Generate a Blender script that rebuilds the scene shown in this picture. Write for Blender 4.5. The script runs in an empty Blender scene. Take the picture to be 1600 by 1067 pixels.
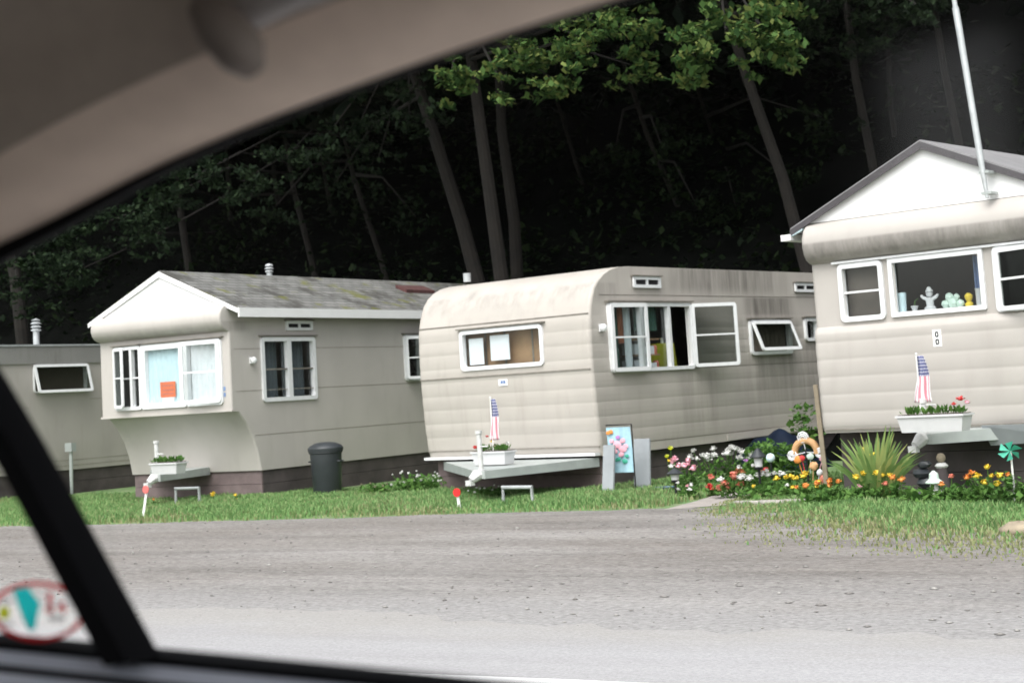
import bpy, math, random
import numpy as np
from math import sin, cos, radians as rad, pi, sqrt, atan2
from mathutils import Vector, Matrix
random.seed(7); rng = np.random.default_rng(11)
S = bpy.context.scene
COL = S.collection

# ------------------------------------------------------------------ camera
F, EYE, YAW, PITCH, ROLL = 2500.0, 1.37, rad(30), rad(6), rad(3.5)
PPX, PPY = 800.0, 349.75
cf = Vector((-sin(YAW)*cos(PITCH), cos(YAW)*cos(PITCH), sin(PITCH)))
r0 = Vector((cos(YAW), sin(YAW), 0)); u0 = r0.cross(cf)
cr = r0*cos(ROLL) - u0*sin(ROLL); cu = u0*cos(ROLL) + r0*sin(ROLL)
CAM = Vector((0, 0, EYE))
cam_d = bpy.data.cameras.new('camera'); cam = bpy.data.objects.new('camera', cam_d); COL.objects.link(cam)
cam.matrix_world = Matrix(((cr.x, cu.x, -cf.x, 0), (cr.y, cu.y, -cf.y, 0), (cr.z, cu.z, -cf.z, EYE), (0, 0, 0, 1)))
cam_d.sensor_width = 36; cam_d.sensor_fit = 'HORIZONTAL'; cam_d.lens = 36*F/1600
cam_d.shift_y = -(533.5-PPY)/1600
cam_d.clip_start = 0.05; cam_d.clip_end = 2000
cam_d.dof.use_dof = True; cam_d.dof.focus_distance = 8.0; cam_d.dof.aperture_fstop = 6.0
S.camera = cam

# ------------------------------------------------------------------ world, sun, exposure (bright overcast)
SUN_EL, SUN_AZ = rad(55), rad(172)          # azimuth from +Y clockwise: behind the camera
W = bpy.data.worlds.new('World'); S.world = W; W.use_nodes = True
wn = W.node_tree; wn.nodes.clear()
sky = wn.nodes.new('ShaderNodeTexSky'); sky.sky_type = 'NISHITA'; sky.sun_disc = False
sky.sun_elevation = SUN_EL; sky.sun_rotation = SUN_AZ; sky.air_density = 1.0; sky.dust_density = 4.0; sky.ozone_density = 1.0
hs = wn.nodes.new('ShaderNodeHueSaturation'); hs.inputs['Saturation'].default_value = 0.22
bg = wn.nodes.new('ShaderNodeBackground'); bg.inputs['Strength'].default_value = 0.15
wo = wn.nodes.new('ShaderNodeOutputWorld')
wn.links.new(sky.outputs[0], hs.inputs['Color']); wn.links.new(hs.outputs[0], bg.inputs['Color']); wn.links.new(bg.outputs[0], wo.inputs[0])
sl = bpy.data.lights.new('sun', 'SUN'); sl.energy = 0.9; sl.angle = rad(60); sl.color = (1.0, 0.975, 0.95)
so = bpy.data.objects.new('sun', sl); COL.objects.link(so)
sd = Vector((sin(SUN_AZ)*cos(SUN_EL), cos(SUN_AZ)*cos(SUN_EL), sin(SUN_EL)))
so.rotation_euler = sd.to_track_quat('Z', 'Y').to_euler(); so.location = (0, -30, 40)
S.view_settings.view_transform = 'Standard'; S.view_settings.look = 'None'
S.view_settings.exposure = 1.15; S.view_settings.gamma = 1.0; S.view_settings.use_curve_mapping = False
S.render.engine = 'CYCLES'
S.cycles.max_bounces = 6; S.cycles.diffuse_bounces = 3; S.cycles.glossy_bounces = 3
S.cycles.transparent_max_bounces = 12; S.cycles.transmission_bounces = 4

# ------------------------------------------------------------------ helpers
def ray(px, py): return cf + cr*((px-PPX)/F) - cu*((py-PPY)/F)
def G(px, py, z=0.0):
    d = ray(px, py); return CAM + d*((z-EYE)/d.z)
def AT(px, py, Y):
    d = ray(px, py); return CAM + d*(Y/d.y)

class MB:
    def __init__(s, T=None): s.v = []; s.f = []; s.m = []; s.T = T
    def pt(s, p):
        s.v.append(tuple(s.T(*p)) if s.T else tuple(p)); return len(s.v)-1
    def face(s, pts, m=0):
        s.f.append([s.pt(p) for p in pts]); s.m.append(m)
    def idx(s, ids, m=0): s.f.append(list(ids)); s.m.append(m)
    def box(s, x0, x1, y0, y1, z0, z1, m=0):
        i = [s.pt(p) for p in ((x0,y0,z0),(x1,y0,z0),(x1,y1,z0),(x0,y1,z0),(x0,y0,z1),(x1,y0,z1),(x1,y1,z1),(x0,y1,z1))]
        for q in ((0,3,2,1),(4,5,6,7),(0,1,5,4),(1,2,6,5),(2,3,7,6),(3,0,4,7)): s.idx([i[k] for k in q], m)
    def hexa(s, a, b, m=0):        # two quads (lists of 4 points) joined
        i = [s.pt(p) for p in list(a)+list(b)]
        for q in ((0,3,2,1),(4,5,6,7),(0,1,5,4),(1,2,6,5),(2,3,7,6),(3,0,4,7)): s.idx([i[k] for k in q], m)
    def tube(s, pts, rads, n=8, m=0, cap=True):
        pts = [Vector(p) for p in pts]
        if not hasattr(rads, '__len__'): rads = [rads]*len(pts)
        rings = []
        up = Vector((0.13, 0.31, 0.94))
        for k, p in enumerate(pts):
            d = (pts[min(k+1, len(pts)-1)] - pts[max(k-1, 0)])
            d = d.normalized() if d.length > 1e-9 else Vector((0,0,1))
            a = d.cross(up)
            if a.length < 0.05: a = d.cross(Vector((1,0,0)))
            a.normalize(); b = d.cross(a)
            rings.append([s.pt(p + (a*cos(2*pi*j/n) + b*sin(2*pi*j/n))*rads[k]) for j in range(n)])
        for k in range(len(rings)-1):
            for j in range(n):
                s.idx([rings[k][j], rings[k][(j+1)%n], rings[k+1][(j+1)%n], rings[k+1][j]], m)
        if cap: s.idx(rings[0][::-1], m); s.idx(rings[-1], m)
    def lathe(s, prof, n=20, c=(0,0,0), m=0):    # prof: (r, z) list
        rings = []
        for (r, z) in prof:
            rings.append([s.pt((c[0]+max(r,1e-4)*cos(2*pi*j/n), c[1]+max(r,1e-4)*sin(2*pi*j/n), c[2]+z)) for j in range(n)])
        for k in range(len(rings)-1):
            for j in range(n): s.idx([rings[k][j], rings[k][(j+1)%n], rings[k+1][(j+1)%n], rings[k+1][j]], m)
        s.idx(rings[0][::-1], m); s.idx(rings[-1], m)
    def ball(s, c, r, n=10, m=0, sq=(1,1,1), jit=0):
        k = max(4, n//2)
        rings = []
        for i in range(k+1):
            t = pi*i/k; rings.append([])
            for j in range(n):
                q = 1 + jit*(random.random()-.5)
                rings[-1].append(s.pt((c[0]+r*sq[0]*q*max(sin(t),.02)*cos(2*pi*j/n), c[1]+r*sq[1]*q*max(sin(t),.02)*sin(2*pi*j/n), c[2]-r*sq[2]*q*cos(t))))
        for i in range(k):
            for j in range(n): s.idx([rings[i][j], rings[i][(j+1)%n], rings[i+1][(j+1)%n], rings[i+1][j]], m)
    def build(s, name, mats, parent=None, smooth=35):
        me = bpy.data.meshes.new(name); me.from_pydata(s.v, [], s.f); me.update()
        for mt in (mats if isinstance(mats, (list, tuple)) else [mats]): me.materials.append(mt)
        me.polygons.foreach_set('material_index', s.m)
        if smooth:
            me.shade_smooth(); me.set_sharp_from_angle(angle=rad(smooth))
        o = bpy.data.objects.new(name, me); COL.objects.link(o)
        if parent: o.parent = parent
        return o

def np_mesh(name, V, FA, mats, parent=None, mi=None):
    me = bpy.data.meshes.new(name); k = FA.shape[1]
    me.vertices.add(len(V)); me.vertices.foreach_set('co', np.ascontiguousarray(V, dtype=np.float32).ravel())
    me.loops.add(FA.size); me.loops.foreach_set('vertex_index', np.ascontiguousarray(FA, dtype=np.int32).ravel())
    me.polygons.add(len(FA)); me.polygons.foreach_set('loop_start', np.arange(0, FA.size, k, dtype=np.int32))
    if mi is not None: me.polygons.foreach_set('material_index', np.asarray(mi, dtype=np.int32))
    me.update(calc_edges=True); me.validate()
    for mt in (mats if isinstance(mats, (list, tuple)) else [mats]): me.materials.append(mt)
    o = bpy.data.objects.new(name, me); COL.objects.link(o)
    if parent: o.parent = parent
    return o

def tag(o, label=None, cat=None, group=None, kind=None):
    if label: o['label'] = label
    if cat: o['category'] = cat
    if group: o['group'] = group
    if kind: o['kind'] = kind
    return o
def thing(name, label, cat, loc=(0,0,0), rz=0.0, group=None):
    o = bpy.data.objects.new(name, None); COL.objects.link(o); o.location = loc; o.rotation_euler = (0,0,rz)
    o.empty_display_size = .1
    return tag(o, label, cat, group)

# ------------------------------------------------------------------ materials
def nodes(name):
    m = bpy.data.materials.new(name); m.use_nodes = True; t = m.node_tree
    return m, t, t.nodes['Principled BSDF'], t.links
def N(t, kind, **kw):
    n = t.nodes.new(kind)
    for k, v in kw.items(): setattr(n, k, v)
    return n
def ramp(t, src, stops):
    r = N(t, 'ShaderNodeValToRGB'); e = r.color_ramp.elements
    while len(e) < len(stops): e.new(.5)
    for el, (p, c) in zip(e, stops):
        el.position = p; el.color = (c if hasattr(c, '__len__') else (c,c,c)) + (() if hasattr(c, '__len__') and len(c) == 4 else (1,)) if hasattr(c, '__len__') else (c,c,c,1)
    t.links.new(src, r.inputs[0]); return r
def coords(t, scale=(1,1,1), out='Object'):
    tc = N(t, 'ShaderNodeTexCoord'); mp = N(t, 'ShaderNodeMapping'); mp.inputs['Scale'].default_value = scale
    t.links.new(tc.outputs[out], mp.inputs[0]); return mp.outputs[0]
def noise(t, vec, scale, detail=4, rough=.55):
    n = N(t, 'ShaderNodeTexNoise'); n.inputs['Scale'].default_value = scale; n.inputs['Detail'].default_value = detail
    n.inputs['Roughness'].default_value = rough; t.links.new(vec, n.inputs['Vector']); return n.outputs['Fac']
def mix(t, fac, a, b, mode='MIX'):
    x = N(t, 'ShaderNodeMix', data_type='RGBA', blend_type=mode)
    for k, v in ((0, fac), (6, a), (7, b)):
        if hasattr(v, 'is_output') or hasattr(v, 'links'): t.links.new(v, x.inputs[k])
        elif k == 0: x.inputs[k].default_value = v
        else: x.inputs[k].default_value = tuple(v)+(1,)
    return x.outputs[2]
def bump(t, b, h, strength=.2, dist=.01):
    n = N(t, 'ShaderNodeBump'); n.inputs['Strength'].default_value = strength; n.inputs['Distance'].default_value = dist
    t.links.new(h, n.inputs['Height']); t.links.new(n.outputs[0], b.inputs['Normal'])
def math_(t, op, a, b=None, clamp=False):
    n = N(t, 'ShaderNodeMath', operation=op, use_clamp=clamp)
    for i, v in enumerate((a, b)):
        if v is None: continue
        if hasattr(v, 'links'): t.links.new(v, n.inputs[i])
        else: n.inputs[i].default_value = v
    return n.outputs[0]
def band(t, v, a, b, c, d):    # smooth 0->1 over a..b, 1->0 over c..d
    def mr(x0, x1, y0, y1):
        n = N(t, 'ShaderNodeMapRange', interpolation_type='SMOOTHSTEP')
        t.links.new(v, n.inputs[0])
        for i, x in zip((1,2,3,4), (x0,x1,y0,y1)): n.inputs[i].default_value = x
        return n.outputs[0]
    return math_(t, 'MULTIPLY', mr(a,b,0,1), mr(c,d,1,0))

def plain(name, c, rough=.6, var=.12, scale=9, metal=0, bmp=0.0, spec=None):
    m, t, b, L = nodes(name)
    co = coords(t); n1 = noise(t, co, scale, 5)
    lo = tuple(x*(1-var) for x in c); hi = tuple(min(1, x*(1+var)) for x in c)
    r = ramp(t, n1, [(.3, lo), (.7, hi)]); L.new(r.outputs[0], b.inputs['Base Color'])
    b.inputs['Roughness'].default_value = rough; b.inputs['Metallic'].default_value = metal
    if spec is not None: b.inputs['Specular IOR Level'].default_value = spec
    if bmp: bump(t, b, noise(t, co, scale*6, 3), bmp, .01)
    return m

def vinyl(name, c, rough=.5, var=.05):     # thin printed film: outdoor light also comes through it
    m = plain(name, c, rough, var); t = m.node_tree; b = t.nodes['Principled BSDF']
    tr = N(t, 'ShaderNodeBsdfTranslucent'); tr.inputs[0].default_value = tuple(min(.95, x*1.7) for x in c)+(1,)
    mx = N(t, 'ShaderNodeMixShader'); mx.inputs[0].default_value = .88
    t.links.new(b.outputs[0], mx.inputs[1]); t.links.new(tr.outputs[0], mx.inputs[2]); t.links.new(mx.outputs[0], t.nodes['Material Output'].inputs[0])
    return m
def siding(name, c, grime=.25, stains=(), spec=.35):
    """aluminium siding paint; stains are (y0,y1,z0,z1,amount) soot and rain marks in trailer space"""
    m, t, b, L = nodes(name)
    co = coords(t); fine = coords(t, (1, 1, .16))
    n1 = noise(t, co, 1.3, 5); n2 = noise(t, fine, 6, 6, .65); n3 = noise(t, co, 30, 3)
    base = ramp(t, n1, [(.3, tuple(x*.93 for x in c)), (.7, tuple(x*1.05 for x in c))]).outputs[0]
    st = ramp(t, n2, [(.52, 0.), (.8, 1.)]).outputs[0]
    base = mix(t, math_(t, 'MULTIPLY', st, grime), base, tuple(x*f for x, f in zip(c, (.55, .52, .47))))
    base = mix(t, math_(t, 'MULTIPLY', n3, .12), base, tuple(x*.7 for x in c))
    if stains:
        sp = N(t, 'ShaderNodeSeparateXYZ'); L.new(co, sp.inputs[0])
        streak = noise(t, coords(t, (1.2, 1.2, .1)), 4.5, 6, .7)
        for (y0, y1, z0, z1, amt, k) in stains:
            dy = (y1-y0)*.3; dz = (z1-z0)*.45
            msk = math_(t, 'MULTIPLY', band(t, sp.outputs[1], y0, y0+dy, y1-dy, y1), band(t, sp.outputs[2], z0, z0+dz, z1-dz*.3, z1))
            sx = ramp(t, streak, [(.5-k, 0.), (.62, 1.)]).outputs[0]
            base = mix(t, math_(t, 'MULTIPLY', math_(t, 'MULTIPLY', msk, sx), amt), base, (.035, .03, .024))
    L.new(base, b.inputs['Base Color']); b.inputs['Roughness'].default_value = .5; b.inputs['Specular IOR Level'].default_value = spec
    bump(t, b, n1, .12, .03)
    return m

def leaf(name, cols, trans=.25, rough=.7):
    m, t, b, L = nodes(name)
    geo = N(t, 'ShaderNodeNewGeometry'); co = coords(t)
    n1 = noise(t, co, .8, 3)
    v = math_(t, 'ADD', math_(t, 'MULTIPLY', geo.outputs['Random Per Island'], .65), math_(t, 'MULTIPLY', n1, .35))
    st = [(.12 + .76*i/(len(cols)-1), c) for i, c in enumerate(cols)]
    r = ramp(t, v, st); L.new(r.outputs[0], b.inputs['Base Color']); b.inputs['Roughness'].default_value = rough
    b.inputs['Specular IOR Level'].default_value = .08
    tr = N(t, 'ShaderNodeBsdfTranslucent'); L.new(r.outputs[0], tr.inputs[0])
    mx = N(t, 'ShaderNodeMixShader'); mx.inputs[0].default_value = trans
    out = t.nodes['Material Output']; L.new(b.outputs[0], mx.inputs[1]); L.new(tr.outputs[0], mx.inputs[2]); L.new(mx.outputs[0], out.inputs[0])
    return m

def glass(name, tint=(.93, .95, .95), refl=1.0, rough=0.01):
    m, t, b, L = nodes(name); t.nodes.remove(b)
    tr = N(t, 'ShaderNodeBsdfTransparent'); tr.inputs[0].default_value = tint+(1,)
    gl = N(t, 'ShaderNodeBsdfGlossy'); gl.inputs['Roughness'].default_value = rough
    lw = N(t, 'ShaderNodeLayerWeight'); lw.inputs[0].default_value = .5      # Schlick on the facing angle, same from both sides
    fr = math_(t, 'ADD', math_(t, 'MULTIPLY', math_(t, 'POWER', lw.outputs['Facing'], 5.0), .96), .04)
    mx = N(t, 'ShaderNodeMixShader'); L.new(math_(t, 'MULTIPLY', fr, refl), mx.inputs[0])
    L.new(tr.outputs[0], mx.inputs[1]); L.new(gl.outputs[0], mx.inputs[2]); L.new(mx.outputs[0], t.nodes['Material Output'].inputs[0])
    return m

M = {}
PAINT = (.60, .565, .505)
M['t1'] = siding('beige_siding_a', (.495,.465,.435), .2, [(-.9, 0, 2.5, 2.72, .35, .3)])
M['t2'] = siding('cream_siding_b', (.465,.432,.395), .3, [(1.5, 5.6, 2.55, 3.05, .6, .2), (1.9, 3.3, .4, 1.6, .3, .2), (3.8, 5.6, 2.2, 2.62, .7, .3), (.0, .8, 2.45, 2.8, .25, .1), (3.2, 7, .5, 2.4, .35, .2)])
M['t3'] = siding('cream_siding_c', (.45,.421,.392), .15, [(-.5, .3, 2.55, 2.85, .55, .35)])
M['t0'] = siding('grey_siding_d', (.42,.393,.365), .3)
M['t0roof'] = siding('weathered_roof_band', (.26,.255,.245), .7)
M['white'] = plain('white_paint', (.82,.82,.82), .5, .03, 4)
M['frame'] = plain('white_window_aluminium', (.76,.77,.78), .4, .05, 12)
M['grey_metal'] = plain('painted_grey_metal', (.36,.39,.38), .45, .1, 5)
M['alu'] = plain('galvanised_metal', (.46,.48,.49), .4, .15, 8, .3)
M['seam'] = plain('dark_seam', (.20,.185,.16), .7, .25, 8)
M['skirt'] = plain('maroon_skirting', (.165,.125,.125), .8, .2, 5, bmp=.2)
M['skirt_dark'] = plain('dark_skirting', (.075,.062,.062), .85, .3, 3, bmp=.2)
M['pane'] = glass('window_pane', (.93,.95,.95), 1.0)
M['screen'] = glass('insect_screen_pane', (.66,.68,.67), .6, .12)
M['room'] = plain('dim_room', (.12,.10,.085), .9, .3, 2)
M['wood'] = plain('interior_wood_panel', (.36,.22,.12), .6, .3, 3)
M['paper'] = plain('white_paper', (.86,.87,.90), .7, .02)
M['curtain_blue'] = plain('pale_blue_curtain', (.66,.82,.88), .8, .06)
M['curtain_white'] = plain('white_net_curtain', (.80,.83,.86), .8, .06)
M['curtain_navy'] = plain('blue_curtain', (.16,.24,.42), .8, .15)
M['curtain_green'] = plain('dark_green_curtain', (.05,.13,.10), .8, .2)
M['orange'] = plain('orange_print', (.85,.22,.10), .6, .05)
M['rust'] = plain('terracotta', (.40,.13,.06), .8, .2)
M['rust_dark'] = plain('maroon_shingle_patch', (.085,.036,.034), .9, .3)
M['banner_blue'] = plain('pale_blue_banner', (.36,.56,.66), .8, .08)
M['seam_light'] = plain('faint_seam', (.27,.25,.215), .7, .25, 8)
M['blind'] = plain('brown_blind', (.15,.125,.10), .8, .15)
M['slate_blind'] = plain('slate_curtain', (.10,.12,.135), .85, .1)
M['grey_roof'] = plain('grey_metal_roof', (.24,.235,.24), .6, .15, 3)
M['hook'] = plain('brown_plastic', (.20,.165,.14), .7, .1)
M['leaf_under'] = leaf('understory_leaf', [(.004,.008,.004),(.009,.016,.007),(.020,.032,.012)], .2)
M['white_worn'] = plain('worn_white_paint', (.58,.58,.575), .6, .14, 14)
M['black'] = plain('black_plastic', (.012,.012,.014), .45, .2)
M['rubber'] = plain('black_rubber', (.003,.003,.004), .8, .2, spec=.15)
M['bin'] = plain('charcoal_plastic', (.035,.04,.045), .4, .15, 3)
M['red'] = plain('red_reflector', (.75,.03,.03), .3, .05)
M['red_faded'] = plain('faded_red_reflector', (.72,.16,.15), .4, .1)
M['stake'] = plain('white_stake', (.80,.80,.78), .5, .05)
M['plastic_white'] = plain('white_planter_plastic', (.60,.60,.61), .5, .04)
M['soil'] = plain('potting_soil', (.05,.035,.025), .95, .3)
M['timber'] = plain('weathered_timber', (.30,.25,.18), .85, .25, 6, bmp=.3)
M['slate'] = plain('grey_board', (.30,.32,.34), .7, .12, 4)
M['concrete'] = plain('path_concrete', (.32,.29,.27), .9, .18, 5, bmp=.2)
M['stone'] = plain('edging_stone', (.33,.31,.28), .9, .25, 7, bmp=.3)
M['navy'] = plain('navy_tarpaulin', (.006,.012,.028), .7, .3, 4, spec=.15)
M['blue_bowl'] = plain('blue_glaze', (.05,.10,.25), .3, .1)
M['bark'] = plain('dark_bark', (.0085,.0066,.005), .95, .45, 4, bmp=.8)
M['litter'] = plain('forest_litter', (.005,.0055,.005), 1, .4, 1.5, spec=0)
M['teal'] = vinyl('teal_print', (.10,.68,.60), .5, .05)
M['lime'] = vinyl('lime_print', (.55,.62,.12), .5, .05)
M['red_print'] = vinyl('red_print', (.70,.07,.08), .5, .05)
M['grey_print'] = vinyl('grey_print', (.45,.45,.45), .5, .05)
M['trim'] = plain('beige_trim_lit', (.72,.58,.47), .85, .05, 30, bmp=.05)  # rim by the glass: window light put into the paler colour
M['trim_shaded'] = plain('beige_trim_shaded', (.40,.335,.275), .95, .05, 60, bmp=.05)  # same trim further up, light falloff painted as a darker tone
M['sill_grey'] = plain('grey_sill_trim', (.55,.58,.66), .4, .05)
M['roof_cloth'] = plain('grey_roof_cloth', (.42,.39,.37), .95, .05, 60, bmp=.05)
M['dash'] = plain('dark_door_trim', (.05,.05,.055), .6, .1)
M['blocker'] = plain('dark_blocker', (.10,.095,.09), .9, .1)  # for the unseen panels added to keep reflections dark
M['carglass'] = glass('car_glass', (.96,.965,.96), .3, .11)
M['cyan_pin'] = plain('green_foil', (.05,.36,.25), .5, .15)
M['peach'] = plain('peach_enamel', (.62,.36,.17), .6, .12)
M['wire'] = plain('white_wire', (.82,.83,.85), .4, .05)
M['gnome'] = plain('pale_green_glaze', (.55,.68,.60), .4, .08)
M['yellow'] = plain('yellow_petal', (.74,.54,.05), .6, .15)
M['orange_petal'] = plain('orange_petal', (.72,.27,.06), .6, .15)
M['white_petal'] = plain('white_petal', (.66,.66,.64), .6, .05)
M['pink_petal'] = plain('pink_petal', (.78,.40,.48), .6, .12)
M['red_petal'] = plain('red_petal', (.62,.05,.05), .6, .1)
M['coral_petal'] = plain('coral_petal', (.62,.20,.14), .6, .15)
M['purple_petal'] = plain('purple_petal', (.50,.22,.55), .6, .1)
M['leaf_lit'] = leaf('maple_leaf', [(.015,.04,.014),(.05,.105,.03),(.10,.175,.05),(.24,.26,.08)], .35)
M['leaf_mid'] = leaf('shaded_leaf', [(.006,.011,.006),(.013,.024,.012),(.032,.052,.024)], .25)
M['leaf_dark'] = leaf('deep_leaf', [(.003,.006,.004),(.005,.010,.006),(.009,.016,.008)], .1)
M['plant'] = leaf('garden_leaf', [(.05,.12,.03),(.09,.19,.045),(.15,.27,.07)], .3)
M['grass'] = leaf('lawn_blade', [(.12,.23,.09),(.18,.33,.12),(.24,.39,.15),(.38,.42,.21)], .4)
M['drygrass'] = leaf('dry_blade', [(.22,.27,.11),(.30,.32,.16),(.38,.36,.22)], .35)
M['yucca'] = leaf('sword_leaf', [(.13,.24,.07),(.22,.34,.12),(.48,.48,.18)], .4)
M['pebble'] = leaf('pebble', [(.18,.17,.16),(.25,.24,.23),(.40,.39,.37)], 0.0, .9)

def shingles():
    m, t, b, L = nodes('grey_shingles'); co = coords(t)
    br = N(t, 'ShaderNodeTexBrick'); L.new(coords(t, (1,1,1)), br.inputs['Vector'])
    sp = N(t, 'ShaderNodeSeparateXYZ'); L.new(co, sp.inputs[0]); cb = N(t, 'ShaderNodeCombineXYZ')
    L.new(sp.outputs[1], cb.inputs[0]); L.new(sp.outputs[0], cb.inputs[1]); L.new(cb.outputs[0], br.inputs['Vector'])
    br.inputs['Scale'].default_value = 1.0; br.inputs['Brick Width'].default_value = .3; br.inputs['Row Height'].default_value = .13
    br.inputs['Mortar Size'].default_value = .012; br.inputs['Mortar'].default_value = (.07,.07,.065,1)
    br.inputs['Color1'].default_value = (.135,.135,.13,1); br.inputs['Color2'].default_value = (.20,.20,.19,1)
    n = noise(t, co, 1.6, 6, .7); n2 = noise(t, co, 2.3, 5, .6)
    c = mix(t, ramp(t, n, [(.5, 0.), (.62, .9)]).outputs[0], br.outputs['Color'], (.05,.048,.042))
    c = mix(t, ramp(t, n2, [(.58, 0.), (.66, .8)]).outputs[0], c, (.12,.125,.02))
    L.new(c, b.inputs['Base Color']); b.inputs['Roughness'].default_value = .9; bump(t, b, br.outputs['Fac'], .4, -.01)
    return m
M['shingle'] = shingles()
M['roof_edge'] = plain('dark_roof_edge', (.06,.055,.06), .7, .2)

def gravel():
    m, t, b, L = nodes('packed_gravel'); co = coords(t); stre = coords(t, (.16, 1, 1))
    a = noise(t, stre, 1.0, 6, .6); g = noise(t, co, 22, 6, .7); p = noise(t, coords(t, (.5,1,1)), .45, 4)
    c = ramp(t, a, [(.28, (.185,.172,.163)), (.5, (.245,.231,.221)), (.72, (.325,.31,.298))]).outputs[0]
    c = mix(t, ramp(t, p, [(.40, 0.), (.70, .75)]).outputs[0], c, (.185,.163,.146))
    w1 = noise(t, coords(t, (.10, .75, 1)), 1.7, 5, .6); c = mix(t, ramp(t, w1, [(.52, 0.), (.68, .5)]).outputs[0], c, (.125,.116,.11))
    w2 = noise(t, coords(t, (.05, 1.6, 1)), 1.9, 6, .65); c = mix(t, ramp(t, w2, [(.54, 0.), (.74, .4)]).outputs[0], c, (.36,.34,.32))
    w3 = noise(t, coords(t, (.35, .8, 1)), .9, 6, .7); c = mix(t, ramp(t, w3, [(.56, 0.), (.70, .6)]).outputs[0], c, (.145,.132,.122))
    vo = N(t, 'ShaderNodeTexVoronoi'); vo.inputs['Scale'].default_value = 26; L.new(coords(t, (.55,1,1)), vo.inputs['Vector'])
    sc = N(t, 'ShaderNodeSeparateColor'); L.new(vo.outputs['Color'], sc.inputs[0])
    c = mix(t, ramp(t, sc.outputs[0], [(.6, 0.), (1., .3)]).outputs[0], c, (.33,.32,.30))
    c = mix(t, ramp(t, sc.outputs[1], [(.65, 0.), (1., .35)]).outputs[0], c, (.085,.078,.07))
    sp = N(t, 'ShaderNodeSeparateXYZ'); L.new(co, sp.inputs[0])
    near = N(t, 'ShaderNodeMapRange', interpolation_type='SMOOTHSTEP')
    L.new(math_(t, 'ADD', sp.outputs[1], math_(t, 'MULTIPLY', a, 2.0)), near.inputs[0])
    for i, x in zip((1,2,3,4), (9.2, 11.8, .75, 0.)): near.inputs[i].default_value = x
    c = mix(t, near.outputs[0], c, (.33,.325,.325))     # pale road dust
    c = mix(t, .5, c, ramp(t, g, [(.25, (.12,.12,.12)), (.75, (.9,.9,.9))]).outputs[0], 'OVERLAY')
    L.new(c, b.inputs['Base Color']); b.inputs['Roughness'].default_value = .95; b.inputs['Specular IOR Level'].default_value = .2
    bump(t, b, math_(t, 'ADD', g, math_(t, 'MULTIPLY', a, 2)), .6, .03)
    return m
def asphalt():
    m, t, b, L = nodes('bleached_asphalt'); co = coords(t); stre = coords(t, (.08, 1, 1))
    a = noise(t, stre, 1.5, 6, .6); g = noise(t, co, 60, 5, .7)
    c = ramp(t, a, [(.3, (.30,.295,.30)), (.7, (.38,.375,.383))]).outputs[0]
    sp = N(t, 'ShaderNodeSeparateXYZ'); L.new(co, sp.inputs[0]); ed = N(t, 'ShaderNodeMapRange', interpolation_type='SMOOTHSTEP')
    L.new(math_(t, 'ADD', sp.outputs[1], math_(t, 'MULTIPLY', noise(t, coords(t, (.5,1,1)), 2.2, 6, .7), 1.6)), ed.inputs[0])
    for i, x in zip((1,2,3,4), (8.1, 9.3, 0., .9)): ed.inputs[i].default_value = x
    c = mix(t, ed.outputs[0], c, (.305,.293,.28))
    c = mix(t, .35, c, ramp(t, g, [(.3, (.2,.2,.2)), (.7, (.8,.8,.8))]).outputs[0], 'OVERLAY')
    L.new(c, b.inputs['Base Color']); b.inputs['Roughness'].default_value = .85; bump(t, b, g, .4, .008)
    return m
def earth():
    m, t, b, L = nodes('grass_ground'); co = coords(t)
    c = ramp(t, noise(t, co, 2.2, 6, .65), [(.3, (.10,.19,.08)), (.5, (.15,.23,.10)), (.75, (.24,.23,.17))]).outputs[0]
    L.new(c, b.inputs['Base Color']); b.inputs['Roughness'].default_value = 1; b.inputs['Specular IOR Level'].default_value = .1
    return m
def flagmat():
    m, t, b, L = nodes('flag_cloth'); tc = N(t, 'ShaderNodeTexCoord'); sp = N(t, 'ShaderNodeSeparateXYZ'); L.new(tc.outputs['UV'], sp.inputs[0])
    s = math_(t, 'FRACT', math_(t, 'MULTIPLY', sp.outputs[0], 4.5)); s = math_(t, 'GREATER_THAN', s, .5)
    c = mix(t, s, (.80,.74,.77), (.60,.25,.30))
    vo = N(t, 'ShaderNodeTexVoronoi'); vo.inputs['Scale'].default_value = 14; vo.inputs['Randomness'].default_value = .1; L.new(tc.outputs['UV'], vo.inputs['Vector'])
    star = math_(t, 'LESS_THAN', vo.outputs['Distance'], .28)
    can = mix(t, star, (.09,.10,.22), (.60,.60,.66))
    c = mix(t, math_(t, 'GREATER_THAN', sp.outputs[1], .56), c, can)
    L.new(c, b.inputs['Base Color']); b.inputs['Roughness'].default_value = .8
    return m
M['gravel'] = gravel(); M['asphalt'] = asphalt(); M['earth'] = earth(); M['flag'] = flagmat()

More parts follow.
